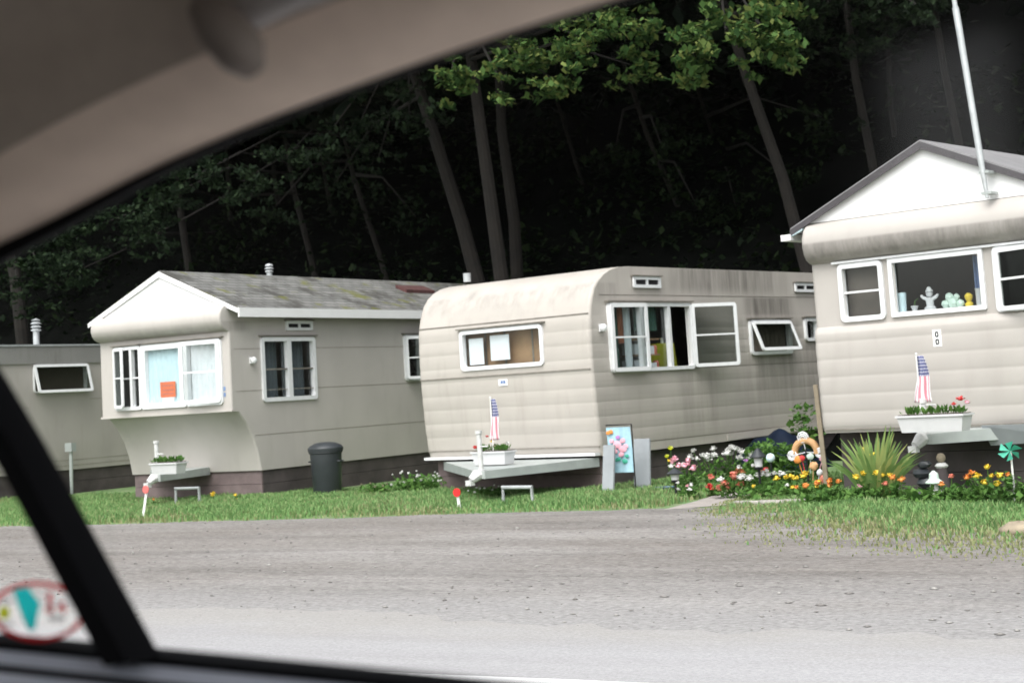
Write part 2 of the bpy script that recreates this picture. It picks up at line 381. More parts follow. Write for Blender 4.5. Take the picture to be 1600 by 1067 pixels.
# ------------------------------------------------------------------ setting: ground, lot, road, hill
b = MB(); b.face([(-600,-600,0),(600,-600,0),(600,600,0),(-600,600,0)]); tag(b.build('ground', M['earth'], smooth=0), kind='structure')
def strip(name, mat, xs, near, far, z, kind='structure'):
    V = []; FA = []
    for i, x in enumerate(xs): V += [(x, near(x), z), (x, far(x), z)]
    for i in range(len(xs)-1): FA.append((2*i, 2*i+2, 2*i+3, 2*i+1))
    return tag(np_mesh(name, np.array(V, float), np.array(FA), mat), kind=kind)
def wob(x, s=1.0, k=0): return s*(.5*sin(1.7*x+k)+.3*sin(4.1*x+1.3+k)+.2*sin(9.3*x+.4*k))
def grass_edge(x):      # front edge of the lawn, the gravel lies in front of it
    pts = [(-60,15.0),(-16,15.25),(-15.3,15.3),(-11.3,15.75),(-7.9,16.2),(-7.0,16.1),(-6.4,14.6),(-5.6,13.4),(-4.4,12.5),(-2.9,11.85),(-1,11.4),(40,11.0)]
    for (a, ya), (c, yc) in zip(pts, pts[1:]):
        if a <= x <= c: return ya+(yc-ya)*(x-a)/(c-a)
    return 15
xs = np.concatenate([np.arange(-80,-22,2), np.arange(-22,2,.12), np.arange(2,62,2)])
strip('gravel_lot', M['gravel'], xs, lambda x: 7.6, lambda x: grass_edge(x)+wob(x,.12)+1.7*min(1, max(0, (x+7.0)/1.2)), .004)
strip('road', M['asphalt'], xs, lambda x: -9.0, lambda x: 8.45+wob(x,.16)+.25*sin(.6*x)+.08*sin(13*x)*sin(3.1*x), .008)
strip('road_line', M['white'], xs, lambda x: 6.38+wob(x*3,.006), lambda x: 6.76+wob(x*3,.008,2), .012)
b = MB()
nx, ny = 60, 26
hx = np.linspace(-110, 70, nx); hy = np.concatenate([[23.0], np.linspace(25, 34, 8), np.linspace(36, 110, ny-9)])
V = np.array([(x, y + 1.2*sin(x*.21), -0.05 + (max(0, y-26)**1.08)*.62 + .5*sin(x*.5+y*.3)*min(1, max(0,y-26)/6)) for y in hy for x in hx])
FA = np.array([(j*nx+i, j*nx+i+1, (j+1)*nx+i+1, (j+1)*nx+i) for j in range(ny-1) for i in range(nx-1)])
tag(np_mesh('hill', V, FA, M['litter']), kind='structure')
pw = MB()
p = [G(1040,795), G(1165,784), G(1168,772), G(1120,771), G(1085,781)]
pw.face([(q.x,q.y,.006) for q in [G(1035,797), G(1170,787), G(1195,765), G(1150,764), G(1085,784)]])
tag(pw.build('path', M['concrete'], smooth=0), kind='structure')

# ------------------------------------------------------------------ trailers
def round_rect(a0, a1, z0, z1, r, k=5):
    out = []
    for cx, cz, t0 in ((a1-r, z1-r, 0), (a0+r, z1-r, 90), (a0+r, z0+r, 180), (a1-r, z0+r, 270)):
        for i in range(k+1):
            t = rad(t0+90*i/k); out.append((cx+r*cos(t), cz+r*sin(t)))
    return out
class Plane:
    """maps (a, n, z): a along the wall, n out of it, z up"""
    def __init__(s, kind, off): s.kind = kind; s.off = off
    def __call__(s, a, n, z): return (a, s.off - n, z) if s.kind == 'F' else (s.off + n, a, z)
def ring(mb, a0, a1, z0, z1, w, r, n0, n1, m=0, T=None):
    f = T or (lambda a, n, z: (a, n, z))
    o = round_rect(a0, a1, z0, z1, r); i = round_rect(a0+w, a1-w, z0+w, z1-w, max(.008, r-w*.7))
    k = len(o)
    rows = []
    for (lst, n) in ((o, n0), (o, n1), (i, n1), (i, n0)):
        rows.append([mb.pt(f(a, n, z)) for a, z in lst])
    for q in range(3):
        for j in range(k): mb.idx([rows[q][j], rows[q][(j+1)%k], rows[q+1][(j+1)%k], rows[q+1][j]], m)
def sash(parent, pl, a0, a1, z0, z1, hinge, ang, w=.045, bar=True, pane='screen', topz=None, name='sash'):
    """opened sash: frame and its glass turned about a vertical (or, with topz, a horizontal) hinge"""
    def T(a, n, z):
        if topz is not None:
            dz = z-topz; return (a, n*cos(ang) - dz*sin(ang) + .03, topz + dz*cos(ang) + n*sin(ang))
        da = a-hinge; sg = 1 if da >= 0 else -1
        return (hinge + da*cos(ang) - sg*n*sin(ang), .03 + abs(da)*sin(ang) + n*cos(ang), z)
    mb = MB(lambda *q: pl(*q))
    ring(mb, a0, a1, z0, z1, w, .05, 0, .03, 0, T)
    i = [mb.pt(T(a, n, z)) for n in (.010, .014) for a, z in ((a0+w, z0+w), (a1-w, z0+w), (a1-w, z1-w), (a0+w, z1-w))]
    for q in ((0,1,2,3),(7,6,5,4),(0,4,5,1),(1,5,6,2),(2,6,7,3),(3,7,4,0)): mb.idx([i[k] for k in q], 1)
    if bar:
        zm = (z0+z1)/2
        h = [T(a, n, z) for n in (.016, .028) for a, z in ((a0+w, zm-.012), (a1-w, zm-.012), (a1-w, zm+.012), (a0+w, zm+.012))]
        mb.hexa(h[:4], h[4:])
    return mb.build(name, [M['frame'], M[pane]], parent)
def window(root, pl, a0, a1, z0, z1, mull=(), bars=(), w=.055, r=.06, hood=True, panes=True, glassmat='pane', bar_m=0):
    """white framed window part with its panes as sub-parts; bars: (a_from, a_to) lights that carry a middle rail"""
    mb = MB(lambda *q: pl(*q))
    ring(mb, a0, a1, z0, z1, w, r, -.05, .035)
    for c, mw in mull: mb.box(c-mw/2, c+mw/2, -.045, .03, z0+w, z1-w)
    for c0, c1 in bars: mb.box(c0, c1, -.02, .012, (z0+z1)/2-.011, (z0+z1)/2+.011, bar_m)
    if hood: mb.box(a0-.04, a1+.04, .0, .06, z1+.012, z1+.03, 1)
    f = mb.build('window', [M['frame'], M['seam']], root)
    if panes:
        g = MB(lambda *q: pl(*q)); edges = [a0+w] + [x for c, mw in mull for x in (c-mw/2, c+mw/2)] + [a1-w]
        for e0, e1 in zip(edges[::2], edges[1::2]):
            if panes is not True and not panes(e0, e1): continue
            g.box(e0+.001, e1-.001, -.036, -.032, z0+w, z1-w)
        g.build('pane', M[glassmat], f, smooth=0)
    return f
def curtain(root, pl, a0, a1, z0, z1, n, mat, folds=9, amp=.02, name='curtain'):
    mb = MB(lambda *q: pl(*q)); k = folds*6; rows = []
    for z, sq in ((z1, 1), ((z0+z1)/2, 1.1), (z0, 1.2)):
        for dn in (0, -.006):
            rows.append([mb.pt((a0+(a1-a0)*i/k, n+dn+amp*sq*sin(2*pi*folds*i/k), z)) for i in range(k+1)])
    for q in ((0,2),(2,4),(3,1),(5,3)):
        for i in range(k): mb.idx([rows[q[0]][i], rows[q[0]][i+1], rows[q[1]][i+1], rows[q[1]][i]])
    return mb.build(name, mat, root, smooth=80)
def subdiv(z0, z1, step):
    n = max(1, int(round((z1-z0)/step))); return [z0+(z1-z0)*i/n for i in range(n+1)]
def shell(root, width, length, prof, fholes, sholes, scal, mats, seams_f=(), seams_s=(), c=.05, zbot=.44, scal_rng=(0,9)):
    """prof: (v,z) from the bottom of the front up and over to the roof; holes (a0,a1,z0,z1)"""
    zt = prof[-1][1]
    def v_of(z):
        for (va, za), (vb, zb) in zip(prof, prof[1:]):
            if za <= z <= zb and zb > za: return va+(vb-va)*(z-za)/(zb-za)
        return prof[-1][0]
    def bul(z): return scal*abs(sin(pi*(z-scal_rng[0])/.195))**.7 if scal and scal_rng[0] < z < scal_rng[1] else 0
    mb = MB()
    # front: polyline with extra levels for holes and scallops
    pts = list(prof)
    lev = set()
    for h in fholes: lev |= {h[2], h[3]}
    if scal:
        z = scal_rng[0]
        while z < scal_rng[1]: lev |= {round(z+.195*q, 4) for q in (0,.06,.2,.5,.8,.94)}; z += .195
    zmono = [p[1] for p in prof]
    extra = [z for z in lev if zmono[0] < z < zmono[-1] and all(abs(z-q) > .004 for q in zmono)]
    for z in sorted(extra):
        for i in range(len(pts)-1):
            if pts[i][1] < z < pts[i+1][1]:
                t = (z-pts[i][1])/(pts[i+1][1]-pts[i][1]); pts.insert(i+1, (pts[i][0]+t*(pts[i+1][0]-pts[i][0]), z)); break
    us = sorted({-width+c, -c} | {h[0] for h in fholes} | {h[1] for h in fholes})
    ids = [[mb.pt((u, v-bul(z), z)) for u in us] for v, z in pts]
    for i in range(len(pts)-1):
        for j in range(len(us)-1):
            zc = (pts[i][1]+pts[i+1][1])/2; uc = (us[j]+us[j+1])/2
            if any(h[0] < uc < h[1] and h[2] < zc < h[3] for h in fholes): continue
            mb.idx([ids[i][j], ids[i][j+1], ids[i+1][j+1], ids[i+1][j]])
    # rounded corners and side walls (right wall with holes)
    sl = set(z for v, z in pts) | {x for h in sholes for x in (h[2], h[3])}
    sl = sorted(sl); sl = [z for i, z in enumerate(sl) if i == 0 or z-sl[i-1] > .002]
    # ordered profile walk for the corner strips
    for side in (0, 1):
        U = 0 if side == 0 else -width; ui = -c if side == 0 else -width+c
        prev = None
        for (v, z) in pts:
            bz = bul(z); row = []
            for k in range(4):
                t = rad(90*k/3)
                row.append(mb.pt((ui + (U-ui)*sin(t) + (bz if side == 0 else -bz)*sin(t), v - bz*cos(t) + c*(1-cos(t)), z)))
            if prev:
                for k in range(3): mb.idx([prev[k], prev[k+1], row[k+1], row[k]] if side == 0 else [prev[k+1], prev[k], row[k], row[k+1]])
            prev = row
        vs = sorted({length} | ({x for h in sholes for x in (h[0], h[1])} if side == 0 else set()) | {length*.5})
        mono = all(b_[1] >= a_[1] for a_, b_ in zip(prof, prof[1:]))
        for za, zb in zip(sl, sl[1:]):
            ra = [v_of(za)+c]+[v for v in vs if v > v_of(za)+c+.01]; rb = [v_of(zb)+c]+[v for v in vs if v > v_of(zb)+c+.01]
            n = min(len(ra), len(rb)); ra = [ra[0]]+ra[len(ra)-n+1:]; rb = [rb[0]]+rb[len(rb)-n+1:]
            for j in range(n-1):
                vc = (rb[j]+rb[j+1])/2; zc = (za+zb)/2
                if side == 0 and any(h[0] < vc < h[1] and h[2] < zc < h[3] for h in sholes): continue
                s_ = 1 if side == 0 else -1
                q = [(U+s_*bul(za), ra[j], za), (U+s_*bul(za), ra[j+1], za), (U+s_*bul(zb), rb[j+1], zb), (U+s_*bul(zb), rb[j], zb)]
                mb.face(q if side == 0 else q[::-1])
    # roof, back, floor
    vt = prof[-1][0]; v0, zb0 = prof[0]
    mb.face([(-width, vt, zt), (0, vt, zt), (0, length, zt), (-width, length, zt)], 2 if len(mats) > 2 else 0)
    mb.face([(0, length, zb0), (-width, length, zb0), (-width, length, zt), (0, length, zt)])
    mb.face([(-width, v0, zb0), (-width, length, zb0), (0, length, zb0), (0, v0, zb0)])
    for z in seams_f:
        v = v_of(z); mb.box(-width+.02, -.02, v-bul(z)-.010, v+.02, z-.009, z+.009, 1)
    for z, va, vb in seams_s: mb.box(-.02, .003+bul(z), va, vb, z-.005, z+.005, 1)
    return mb.build('shell', mats, root, smooth=40)
def gable_roof(root, width, length, z0, rise, over_s, over_f, v_front, ridge_u, thick=.05, rake='white', fascia=None, mats=None):
    zr = z0+rise; k = rise/(-ridge_u); kl = rise/(width+ridge_u)
    ue, ul = over_s, -width-over_s; ze = z0-k*over_s; zl = z0-kl*over_s
    a, c = v_front-over_f, length+.2
    mb = MB()
    n = 14
    for i in range(n):     # right slope in courses along v with a little unevenness
        va, vb = a+(c-a)*i/n, a+(c-a)*(i+1)/n
        mb.hexa([(ridge_u, va, zr), (ridge_u, vb, zr), (ue, vb, ze), (ue, va, ze)], [(ridge_u, va, zr+thick), (ridge_u, vb, zr+thick), (ue, vb, ze+thick), (ue, va, ze+thick)])
    mb.hexa([(ridge_u, a, zr), (ridge_u, c, zr), (ul, c, zl), (ul, a, zl)], [(ridge_u, a, zr+thick), (ridge_u, c, zr+thick), (ul, c, zl+thick), (ul, a, zl+thick)])
    ro = mb.build('roof', mats or M['shingle'], root, smooth=0)
    g = MB(); tri = [(-width-.02, z0), (.02, z0), (ridge_u, zr-.004)]
    f = [g.pt((u, v_front, z)) for u, z in tri]; bk = [g.pt((u, v_front+.03, z)) for u, z in tri]
    g.idx(f); g.idx(bk[::-1])
    for i in range(3): g.idx([f[i], bk[i], bk[(i+1)%3], f[(i+1)%3]])
    g.build('gable', M['white'], root, smooth=0)
    if rake:
        r_ = MB(); h = .055
        r_.hexa([(ridge_u, a-.018, zr-h), (ridge_u, a-.004, zr-h), (ue, a-.004, ze-h*.7), (ue, a-.018, ze-h*.7)], [(ridge_u, a-.018, zr+thick*.6), (ridge_u, a-.004, zr+thick*.6), (ue, a-.004, ze+thick*.6), (ue, a-.018, ze+thick*.6)])
        r_.hexa([(ridge_u-.001, a-.018, zr-h), (ridge_u-.001, a-.004, zr-h), (ul, a-.004, zl-h*.7), (ul, a-.018, zl-h*.7)], [(ridge_u-.001, a-.018, zr+thick*.6), (ridge_u-.001, a-.004, zr+thick*.6), (ul, a-.004, zl+thick*.6), (ul, a-.018, zl+thick*.6)])
        r_.build('rake_board', M[rake], root, smooth=0)
    if fascia:
        f_ = MB(); f_.box(ue-.005, ue+.02, a, c, ze-.10, ze+thick-.008); f_.build('fascia', M[fascia], root, smooth=0)
    return ze, zl
def small(root, pl, name, mat, boxes, smooth=30):
    mb = MB(lambda *q: pl(*q))
    for q in boxes: mb.box(*q)
    return mb.build(name, mat, root, smooth)
def vent(root, pl, a0, a1, z0, z1):
    mb = MB(lambda *q: pl(*q)); ring(mb, a0, a1, z0, z1, .045, .02, -.0, .03); m_ = (a0+a1)/2
    mb.box(m_-.02, m_+.02, 0, .028, z0+.045, z1-.045); mb.box(a0-.03, a1+.03, 0, .05, z1+.002, z1+.018, 2)
    mb.box(a0+.045, a1-.045, .001, .006, z0+.045, z1-.045, 1)
    mb.build('vent', [M['frame'], M['black'], M['seam']], root)
def lamp(root, pl, a, z):
    mb = MB(lambda *q: pl(*q)); mb.ball((a, .05, z), .055, 10); mb.box(a-.04, a+.04, 0, .02, z-.05, z+.05)
    mb.build('porch_lamp', M['frame'], root)
def pipe(root, x, y, z0, z1, r=.05, cap=True, lean=(0,0)):
    mb = MB(); mb.tube([(x,y,z0),(x+lean[0],y+lean[1],z1)], r, 12)
    if cap:
        X, Y = x+lean[0], y+lean[1]
        for k in range(3): mb.lathe([(r*1.1,0),(r*1.75,.015),(r*1.1,.05)], 12, (X, Y, z1-.03+.065*k))
        mb.lathe([(r*1.0,0),(r*1.5,.01),(.005,.05)], 12, (X, Y, z1+.17))
    mb.build('vent_pipe', M['alu'], root)
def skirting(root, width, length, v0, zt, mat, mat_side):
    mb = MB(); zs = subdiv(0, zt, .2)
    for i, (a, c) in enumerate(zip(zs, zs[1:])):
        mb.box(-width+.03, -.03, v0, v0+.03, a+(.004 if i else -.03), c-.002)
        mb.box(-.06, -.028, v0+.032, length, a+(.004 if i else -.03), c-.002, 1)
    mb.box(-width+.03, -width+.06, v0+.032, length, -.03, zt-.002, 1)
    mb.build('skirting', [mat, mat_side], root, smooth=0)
def hitch(root, ua, va, ul, ur, z, zt=.11, v0=0.0, coup='white_worn', jh=.56, step=True):
    """A-frame drawbar cover with coupler, jack post and step pipe"""
    mb = MB()
    top = [(ul, v0, z+zt), (ur, v0, z+zt), (ua+.10, va, z+zt*.8), (ua-.06, va, z+zt*.8)]
    mb.hexa([(x, y, z) for x, y, q in top], top); mb.build('hitch_cover', M['grey_metal'], root, smooth=0)
    c = MB(); c.tube([(ua, va+.05, z+.06), (ua-.02, va-.02, z+.05), (ua-.05, va-.09, z-.01)], [.06, .075, .05], 10)
    c.box(ua-.11, ua-.02, va-.14, va-.06, z-.075, z-.01); c.build('hitch_coupler', M[coup], root)
    j = MB(); j.tube([(ua+.02, va+.03, z+.05), (ua+.01, va+.03, z+jh)], .033, 10); j.tube([(ua+.01, va+.03, z+jh), (ua+.01, va+.03, z+jh+.04)], .045, 10)
    j.tube([(ua+.01, va+.03, z+.40), (ua+.16, va+.02, z+.40)], .010, 6); j.build('jack_post', M[coup], root)
    if not step: return
    s = MB(); s.tube([(ua+.25, va+.15, -.02), (ua+.25, va+.15, z-.12), (ua+.72, va+.15, z-.12), (ua+.72, va+.15, -.02)], .026, 8); s.build('step_pipe', M['alu'], root)

# --- trailer with gabled shingle roof and overhanging bay (second from the left)
def local(P, th):   # world point -> trailer local
    X = Vector((cos(th), -sin(th), 0)); Y = Vector((sin(th), cos(th), 0))
    return lambda q: ((q-P).dot(X), (q-P).dot(Y), q.z)
P1 = G(410, 778); TH1 = rad(2)
R1 = thing('house_trailer', 'taupe house trailer with white gable, grey shingle roof and window bay jutting over its front', 'trailer', P1, -TH1)
W1, L1 = 2.76, 11.5
prof1 = [(.0,.42),(-.06,.7),(-.16,.95),(-.30,1.17),(-.46,1.335),(-.595,1.34),(-.60,1.375),(-.60,2.55),(-.66,2.565),(-.73,2.60),(-.775,2.66),(-.795,2.73),(-.79,2.81),(-.755,2.88),(-.70,2.925),(-.60,2.945)]
fh1 = [(-2.38,-1.86,1.50,2.41),(-1.80,-.92,1.50,2.41),(-.86,-.19,1.50,2.41)]
sh1 = [(.15,.72,1.51,2.40),(.80,1.36,1.51,2.40),(3.88,4.7,1.72,2.44)]
shell(R1, W1, L1, prof1, fh1, sh1, 0, [M['t1'], M['seam_light']], seams_s=[(.96,-.1,L1),(1.64,-.5,L1),(2.28,-.5,.1),(2.28,1.44,L1)], c=.03)
pF1, pS1 = Plane('F', -.60), Plane('S', 0.0)
small(R1, pF1, 'bay_trim', M['t1'], [(-W1-.012, .012, -.05, .012, 1.342, 1.372)])
w = window(R1, pF1, -2.43, -1.83, 1.455, 2.455, mull=((-2.06,.05),), bars=((-2.375,-2.09),(-2.03,-1.885)))
w = window(R1, pF1, -1.828, -.90, 1.455, 2.455, w=.09, r=.02)
w = window(R1, pF1, -.898, -.145, 1.455, 2.455, w=.05, panes=False)
sash(w, pF1, -.86, -.17, 1.49, 2.44, -.17, rad(14), pane='pane', w=.06)
sash(R1.children[-3], pF1, -2.41, -2.06, 1.49, 2.44, -2.41, rad(22), w=.05)
curtain(R1, pF1, -1.77, -.96, 1.50, 2.41, -.062, M['curtain_blue'], 8, .012)
curtain(R1, pF1, -.85, -.20, 1.50, 2.41, -.06, M['curtain_white'], 6, .010)
window(R1, pS1, .10, 1.41, 1.455, 2.455, mull=((.76,.10),), bars=((.155,.71),(.81,1.355)), w=.065, bar_m=1)
curtain(R1, pS1, .16, .70, 1.50, 2.40, -.20, M['slate_blind'], 5, .02)
curtain(R1, pS1, .82, 1.35, 1.50, 2.40, -.20, M['slate_blind'], 5, .02)
w = window(R1, pS1, 3.84, 4.74, 1.68, 2.48, mull=((4.29,.06),), bars=((3.9,4.25),))
sash(w, pS1, 3.87, 4.27, 1.71, 2.45, 3.87, rad(35), w=.045)
vent(R1, pS1, .72, 1.37, 2.56, 2.71); lamp(R1, pS1, -.12, 2.10)
small(R1, pF1, 'house_number', [M['curtain_navy']], [(-.155,-.105,.001,.006,1.66,1.72), (-.155,-.105,.001,.006,1.57,1.63)])
gable_roof(R1, W1, L1, 2.945, .60, .22, .012, -.60, -1.38, rake='white', fascia='white')
rr = MB(); rr.hexa([(-.95,5.0,3.40),(-.95,5.9,3.40),(-.70,5.9,3.30),(-.70,5.0,3.30)], [(-.95,5.0,3.470),(-.95,5.9,3.470),(-.70,5.9,3.361),(-.70,5.0,3.361)]); rr.build('roof_patch', M['rust_dark'], R1, 0)
X1 = Vector((cos(TH1), -sin(TH1), 0)); dq = ray(421, 432); q = local(P1, TH1)(CAM + dq*(((P1 - X1*1.5 - CAM).dot(X1))/dq.dot(X1)))
mb = MB(); mb.tube([(q[0], q[1], 3.2), (q[0], q[1], 3.68)], .05, 12)
for z_, r_v in ((3.66, .075), (3.71, .085), (3.76, .075)): mb.lathe([(.05,0),(r_v,.012),(.05,.045)], 12, (q[0], q[1], z_))
mb.build('vent_pipe', M['alu'], R1)
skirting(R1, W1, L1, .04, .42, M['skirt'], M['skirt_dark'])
hl = local(P1, TH1); a = hl(G(243, 748, .42))
hitch(R1, a[0], a[1], -2.35, -1.05, .38, .12)

# --- cream rounded trailer (middle)
P2 = G(935, 768); TH2 = rad(9.6)
R2 = thing('house_trailer', 'cream ribbed trailer with rounded roof and papers in its front window', 'trailer', P2, -TH2)
W2, L2 = 3.15, 9.5
prof2 = [(.16,.46),(.12,.60),(.08,.9),(.05,1.3),(.03,1.7),(.03,2.0),(.045,2.30),(.075,2.45),(.12,2.58),(.18,2.70),(.27,2.80),(.40,2.89),(.56,2.955),(.76,2.995),(1.0,3.01)]
fh2 = [(-2.26,-.84,1.76,2.23)]
sh2 = [(.50,1.17,1.60,2.46),(1.24,1.86,1.60,2.46),(1.92,2.40,1.60,2.46),(4.12,5.22,1.76,2.20),(5.78,6.12,1.95,2.23)]
shell(R2, W2, L2, prof2, fh2, sh2, .0055, [M['t2'], M['seam']], seams_f=[.585,1.62,2.36], seams_s=[(.585,.2,L2),(1.565,1.0,4.0),(1.565,4.0,L2),(2.61,.3,L2)], c=.045, scal_rng=(.585, 2.34))
pF2, pS2 = Plane('F', .035), Plane('S', 0.012)
window(R2, pF2, -2.31, -.79, 1.71, 2.28, w=.055, r=.07)
wp = MB(); wp.box(-2.4,-.7,.20,.23,1.65,2.4); 
for x in (-1.98,-1.62,-1.12): wp.box(x-.012,x+.012,.19,.199,1.65,2.4,1)
wp.build('panelling', [M['wood'], M['seam']], R2, 0)
f2 = window(R2, pS2, .44, 2.46, 1.55, 2.50, mull=((1.205,.07),(1.89,.06)), bars=(), w=.05, panes=lambda e0, e1: e0 < 1.8)
sash(f2, pS2, .46, 1.21, 1.56, 2.49, .46, rad(6), w=.055, pane='pane')
sash(f2, pS2, 2.44, 3.22, 1.57, 2.49, 2.44, rad(24), w=.05, pane='screen')
w = window(R2, pS2, 4.05, 5.28, 1.71, 2.25, w=.05, panes=False); sash(w, pS2, 4.08, 5.25, 1.73, 2.22, 0, rad(20), w=.05, bar=False, pane='screen', topz=2.22)
window(R2, pS2, 5.73, 6.17, 1.90, 2.27, w=.05, r=.07)
curtain(R2, pS2, .56, .86, 1.60, 2.46, -.15, M['curtain_green'], 3, .02); curtain(R2, pS2, .86, .98, 1.95, 2.46, -.14, M['rust'], 2, .015); curtain(R2, pS2, .97, 1.13, 1.60, 2.46, -.12, M['curtain_white'], 2, .015)
curtain(R2, pS2, 1.27, 1.82, 2.12, 2.46, -.16, M['curtain_green'], 5, .02); curtain(R2, pS2, 4.14, 5.2, 1.77, 2.19, -.05, M['blind'], 8, .012)
vent(R2, pS2, 1.08, 1.74, 2.71, 2.87); vent(R2, pS2, 5.52, 6.18, 2.69, 2.84); lamp(R2, pS2, .27, 2.16)
sk = MB(); zs = subdiv(0, .44, .22)
for i, (a, c) in enumerate(zip(zs, zs[1:])):
    sk.box(-W2+.12, -.08, .20, .23, a+(.004 if i else -.03), c-.002); sk.box(-.12, -.09, .232, L2, a+(.004 if i else -.03), c-.002, 1)
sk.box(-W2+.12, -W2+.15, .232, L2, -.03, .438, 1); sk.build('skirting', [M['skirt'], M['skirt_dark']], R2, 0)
small(R2, pF2, 'sill_rail', M['frame'], [(-W2+.03, -.02, -.09, .03, .47, .505)])
pl_ = MB(); pl_.box(-1.64,-1.48,.025,.034,1.47,1.56); pl_.box(-1.60,-1.56,.020,.024,1.50,1.54,1); pl_.box(-1.55,-1.51,.020,.024,1.50,1.54,1)
pl_.build('house_number', [M['white'], M['curtain_navy']], R2, 0)
q = local(P2, TH2)(G(730, 438, 3.0)); pipe(R2, q[0], q[1], 2.98, 3.10, .055, False)
ap = MB()    # loose strip of bottom siding
ap.hexa([(.012,3.2,.47),(.035,3.2,.47),(.035,6.3,.50),(.012,6.3,.50)], [(.012,3.2,.56),(.03,3.2,.56),(.03,6.3,.60),(.012,6.3,.60)]); ap.build('loose_siding', M['t2'], R2, 0)
hl = local(P2, TH2); a = hl(G(748, 738, .40))
hitch(R2, a[0], a[1], -2.86, -.05, .32, .12, v0=.13)

# --- trailer with gabled roof and picture window (right edge)
P3 = G(1295, 775); TH3 = rad(12); W3, L3 = 3.06, 10.0
X3 = Vector((cos(TH3), -sin(TH3), 0)); O3 = P3 + X3*W3
R3 = thing('house_trailer', 'cream trailer with tall white gable, picture window and figurines, at the right edge', 'trailer', O3, -TH3)
prof3 = [(.0,.70),(-.02,.78),(-.04,1.1),(-.05,1.5),(-.05,1.80),(-.035,1.855),(.0,1.885),(.0,2.60),(-.05,2.615),(-.11,2.65),(-.155,2.71),(-.175,2.79),(-.17,2.89),(-.13,2.98),(-.07,3.04),(.0,3.07)]
o_ = -W3
fh3 = [(o_+.42,o_+.86,1.97,2.52),(o_+1.05,o_+2.03,1.98,2.52),(o_+2.27,o_+2.8,1.95,2.52)]
shell(R3, W3, L3, prof3, fh3, [], .006, [M['t3'], M['seam']], seams_f=[.735], c=.05, scal_rng=(.735, 1.82))
pF3 = Plane('F', 0.0)
window(R3, pF3, o_+.36, o_+.92, 1.92, 2.57, bars=((o_+.41,o_+.87),), w=.055, r=.06, hood=False)
window(R3, pF3, o_+.99, o_+2.10, 1.93, 2.57, w=.05, r=.015, hood=False)
w = window(R3, pF3, o_+2.21, o_+2.86, 1.89, 2.57, w=.05, r=.05, hood=False, bars=((o_+2.26,o_+2.81),))
sash(w, pF3, o_+2.26, o_+2.84, 1.90, 2.55, o_+2.26, rad(20), w=.045)
small(R3, pF3, 'window_head', M['frame'], [(o_+.30, o_+3.0, .0, .05, 2.575, 2.60)])
small(R3, pF3, 'window_ledge', M['frame'], [(o_+.95, o_+2.14, -.26, -.052, 1.945, 1.975)])
curtain(R3, pF3, o_+1.88, o_+2.02, 1.99, 2.52, -.20, M['curtain_navy'], 3, .02)
small(R3, pF3, 'curtain', M['room'], [(o_+.38, o_+.90, -.14, -.12, 1.95, 2.54)])
nb = MB(lambda *q: pF3(*q)); nb.box(o_+1.47,o_+1.57,.052,.058,1.58,1.76)
for z in (1.63, 1.71):
    ring(nb, o_+1.50, o_+1.54, z-.03, z+.03, .011, .018, .058, .063, 1)
nb.build('house_number', [M['white'], M['black']], R3, 0)
gable_roof(R3, W3, L3, 3.07, .69, .18, .05, -.02, -W3+1.53, thick=.05, rake='roof_edge', mats=M['grey_roof'])
gt = MB(); gt.box(-W3-.30, -W3-.17, -.10, L3, 2.90, 2.97); gt.build('gutter', M['white'], R3, 0)
sf = MB(); sf.hexa([(-W3-.17,-.08,2.945),(-W3-.02,-.08,3.00),(-W3-.02,-.04,3.00),(-W3-.17,-.04,2.945)], [(-W3-.17,-.08,2.985),(-W3-.02,-.08,3.055),(-W3-.02,-.04,3.055),(-W3-.17,-.04,2.985)]); sf.build('eave_return', M['curtain_blue'], R3, 0)
skirting(R3, W3, L3, .30, .68, M['skirt_dark'], M['skirt_dark'])
hl = local(O3, TH3); a = hl(G(1443, 688, .62))
hitch(R3, a[0], a[1], o_+1.15, o_+2.2, .58, .13, jh=.42, step=False)
bs = MB(); q1 = hl(G(1550, 672, .66)); 
bs.hexa([(o_+2.02,-.06,.52),(o_+2.02,-.03,.52),(o_+3.0,-.03,.56),(o_+3.0,-.06,.56)], [(o_+1.98,-.16,.735),(o_+1.98,-.13,.735),(o_+3.0,-.08,.73),(o_+3.0,-.11,.73)]); bs.build('loose_skirting', M['slate'], R3, 0)

# --- grey trailer at the far left, its long side in view
TH0 = rad(2); P0 = Vector((-22.5, 19.4, 0))
R0 = thing('house_trailer', 'low grey trailer with dark roof band and one slanted window, at the left edge', 'trailer', P0, -TH0)
W0, L0 = 2.9, 9.5
prof0 = [(.1,.44),(.05,.9),(.0,1.6),(.0,2.3),(.06,2.45),(.14,2.58),(.26,2.68),(.45,2.73)]
shell(R0, W0, L0, prof0, [], [(1.62,2.86,1.91,2.36)], 0, [M['t0'], M['seam_light']], seams_s=[(.62,.1,L0),(.52,.1,L0),(1.62,.1,1.5),(1.74,2.95,L0)], c=.05)
pS0 = Plane('S', 0.0)
sashw = window(R0, pS0, 1.60, 2.88, 1.89, 2.38, w=.02, r=.06, hood=False, panes=False)
sash(sashw, pS0, 1.58, 2.90, 1.86, 2.40, 0, rad(14), w=.05, bar=False, pane='screen', topz=2.40)
small(R0, pS0, 'blind', M['blind'], [(1.60, 2.88, -.06, -.052, 1.88, 2.39)])
rb = MB(); rb.box(-.02, .03, .40, L0, 2.42, 2.74); rb.build('roof_band', M['t0roof'], R0, 0)
rl = MB(); rl.box(-W0, .05, .35, L0, 2.742, 2.775); rl.build('roof_edge', M['alu'], R0, 0)
q = (P0 + Vector((-.5, 0, 0))); q = AT(57, 538, 22.0); q = local(P0, TH0)(q); pipe(R0, min(q[0], -.3), q[1], 2.7, 3.12, .06)
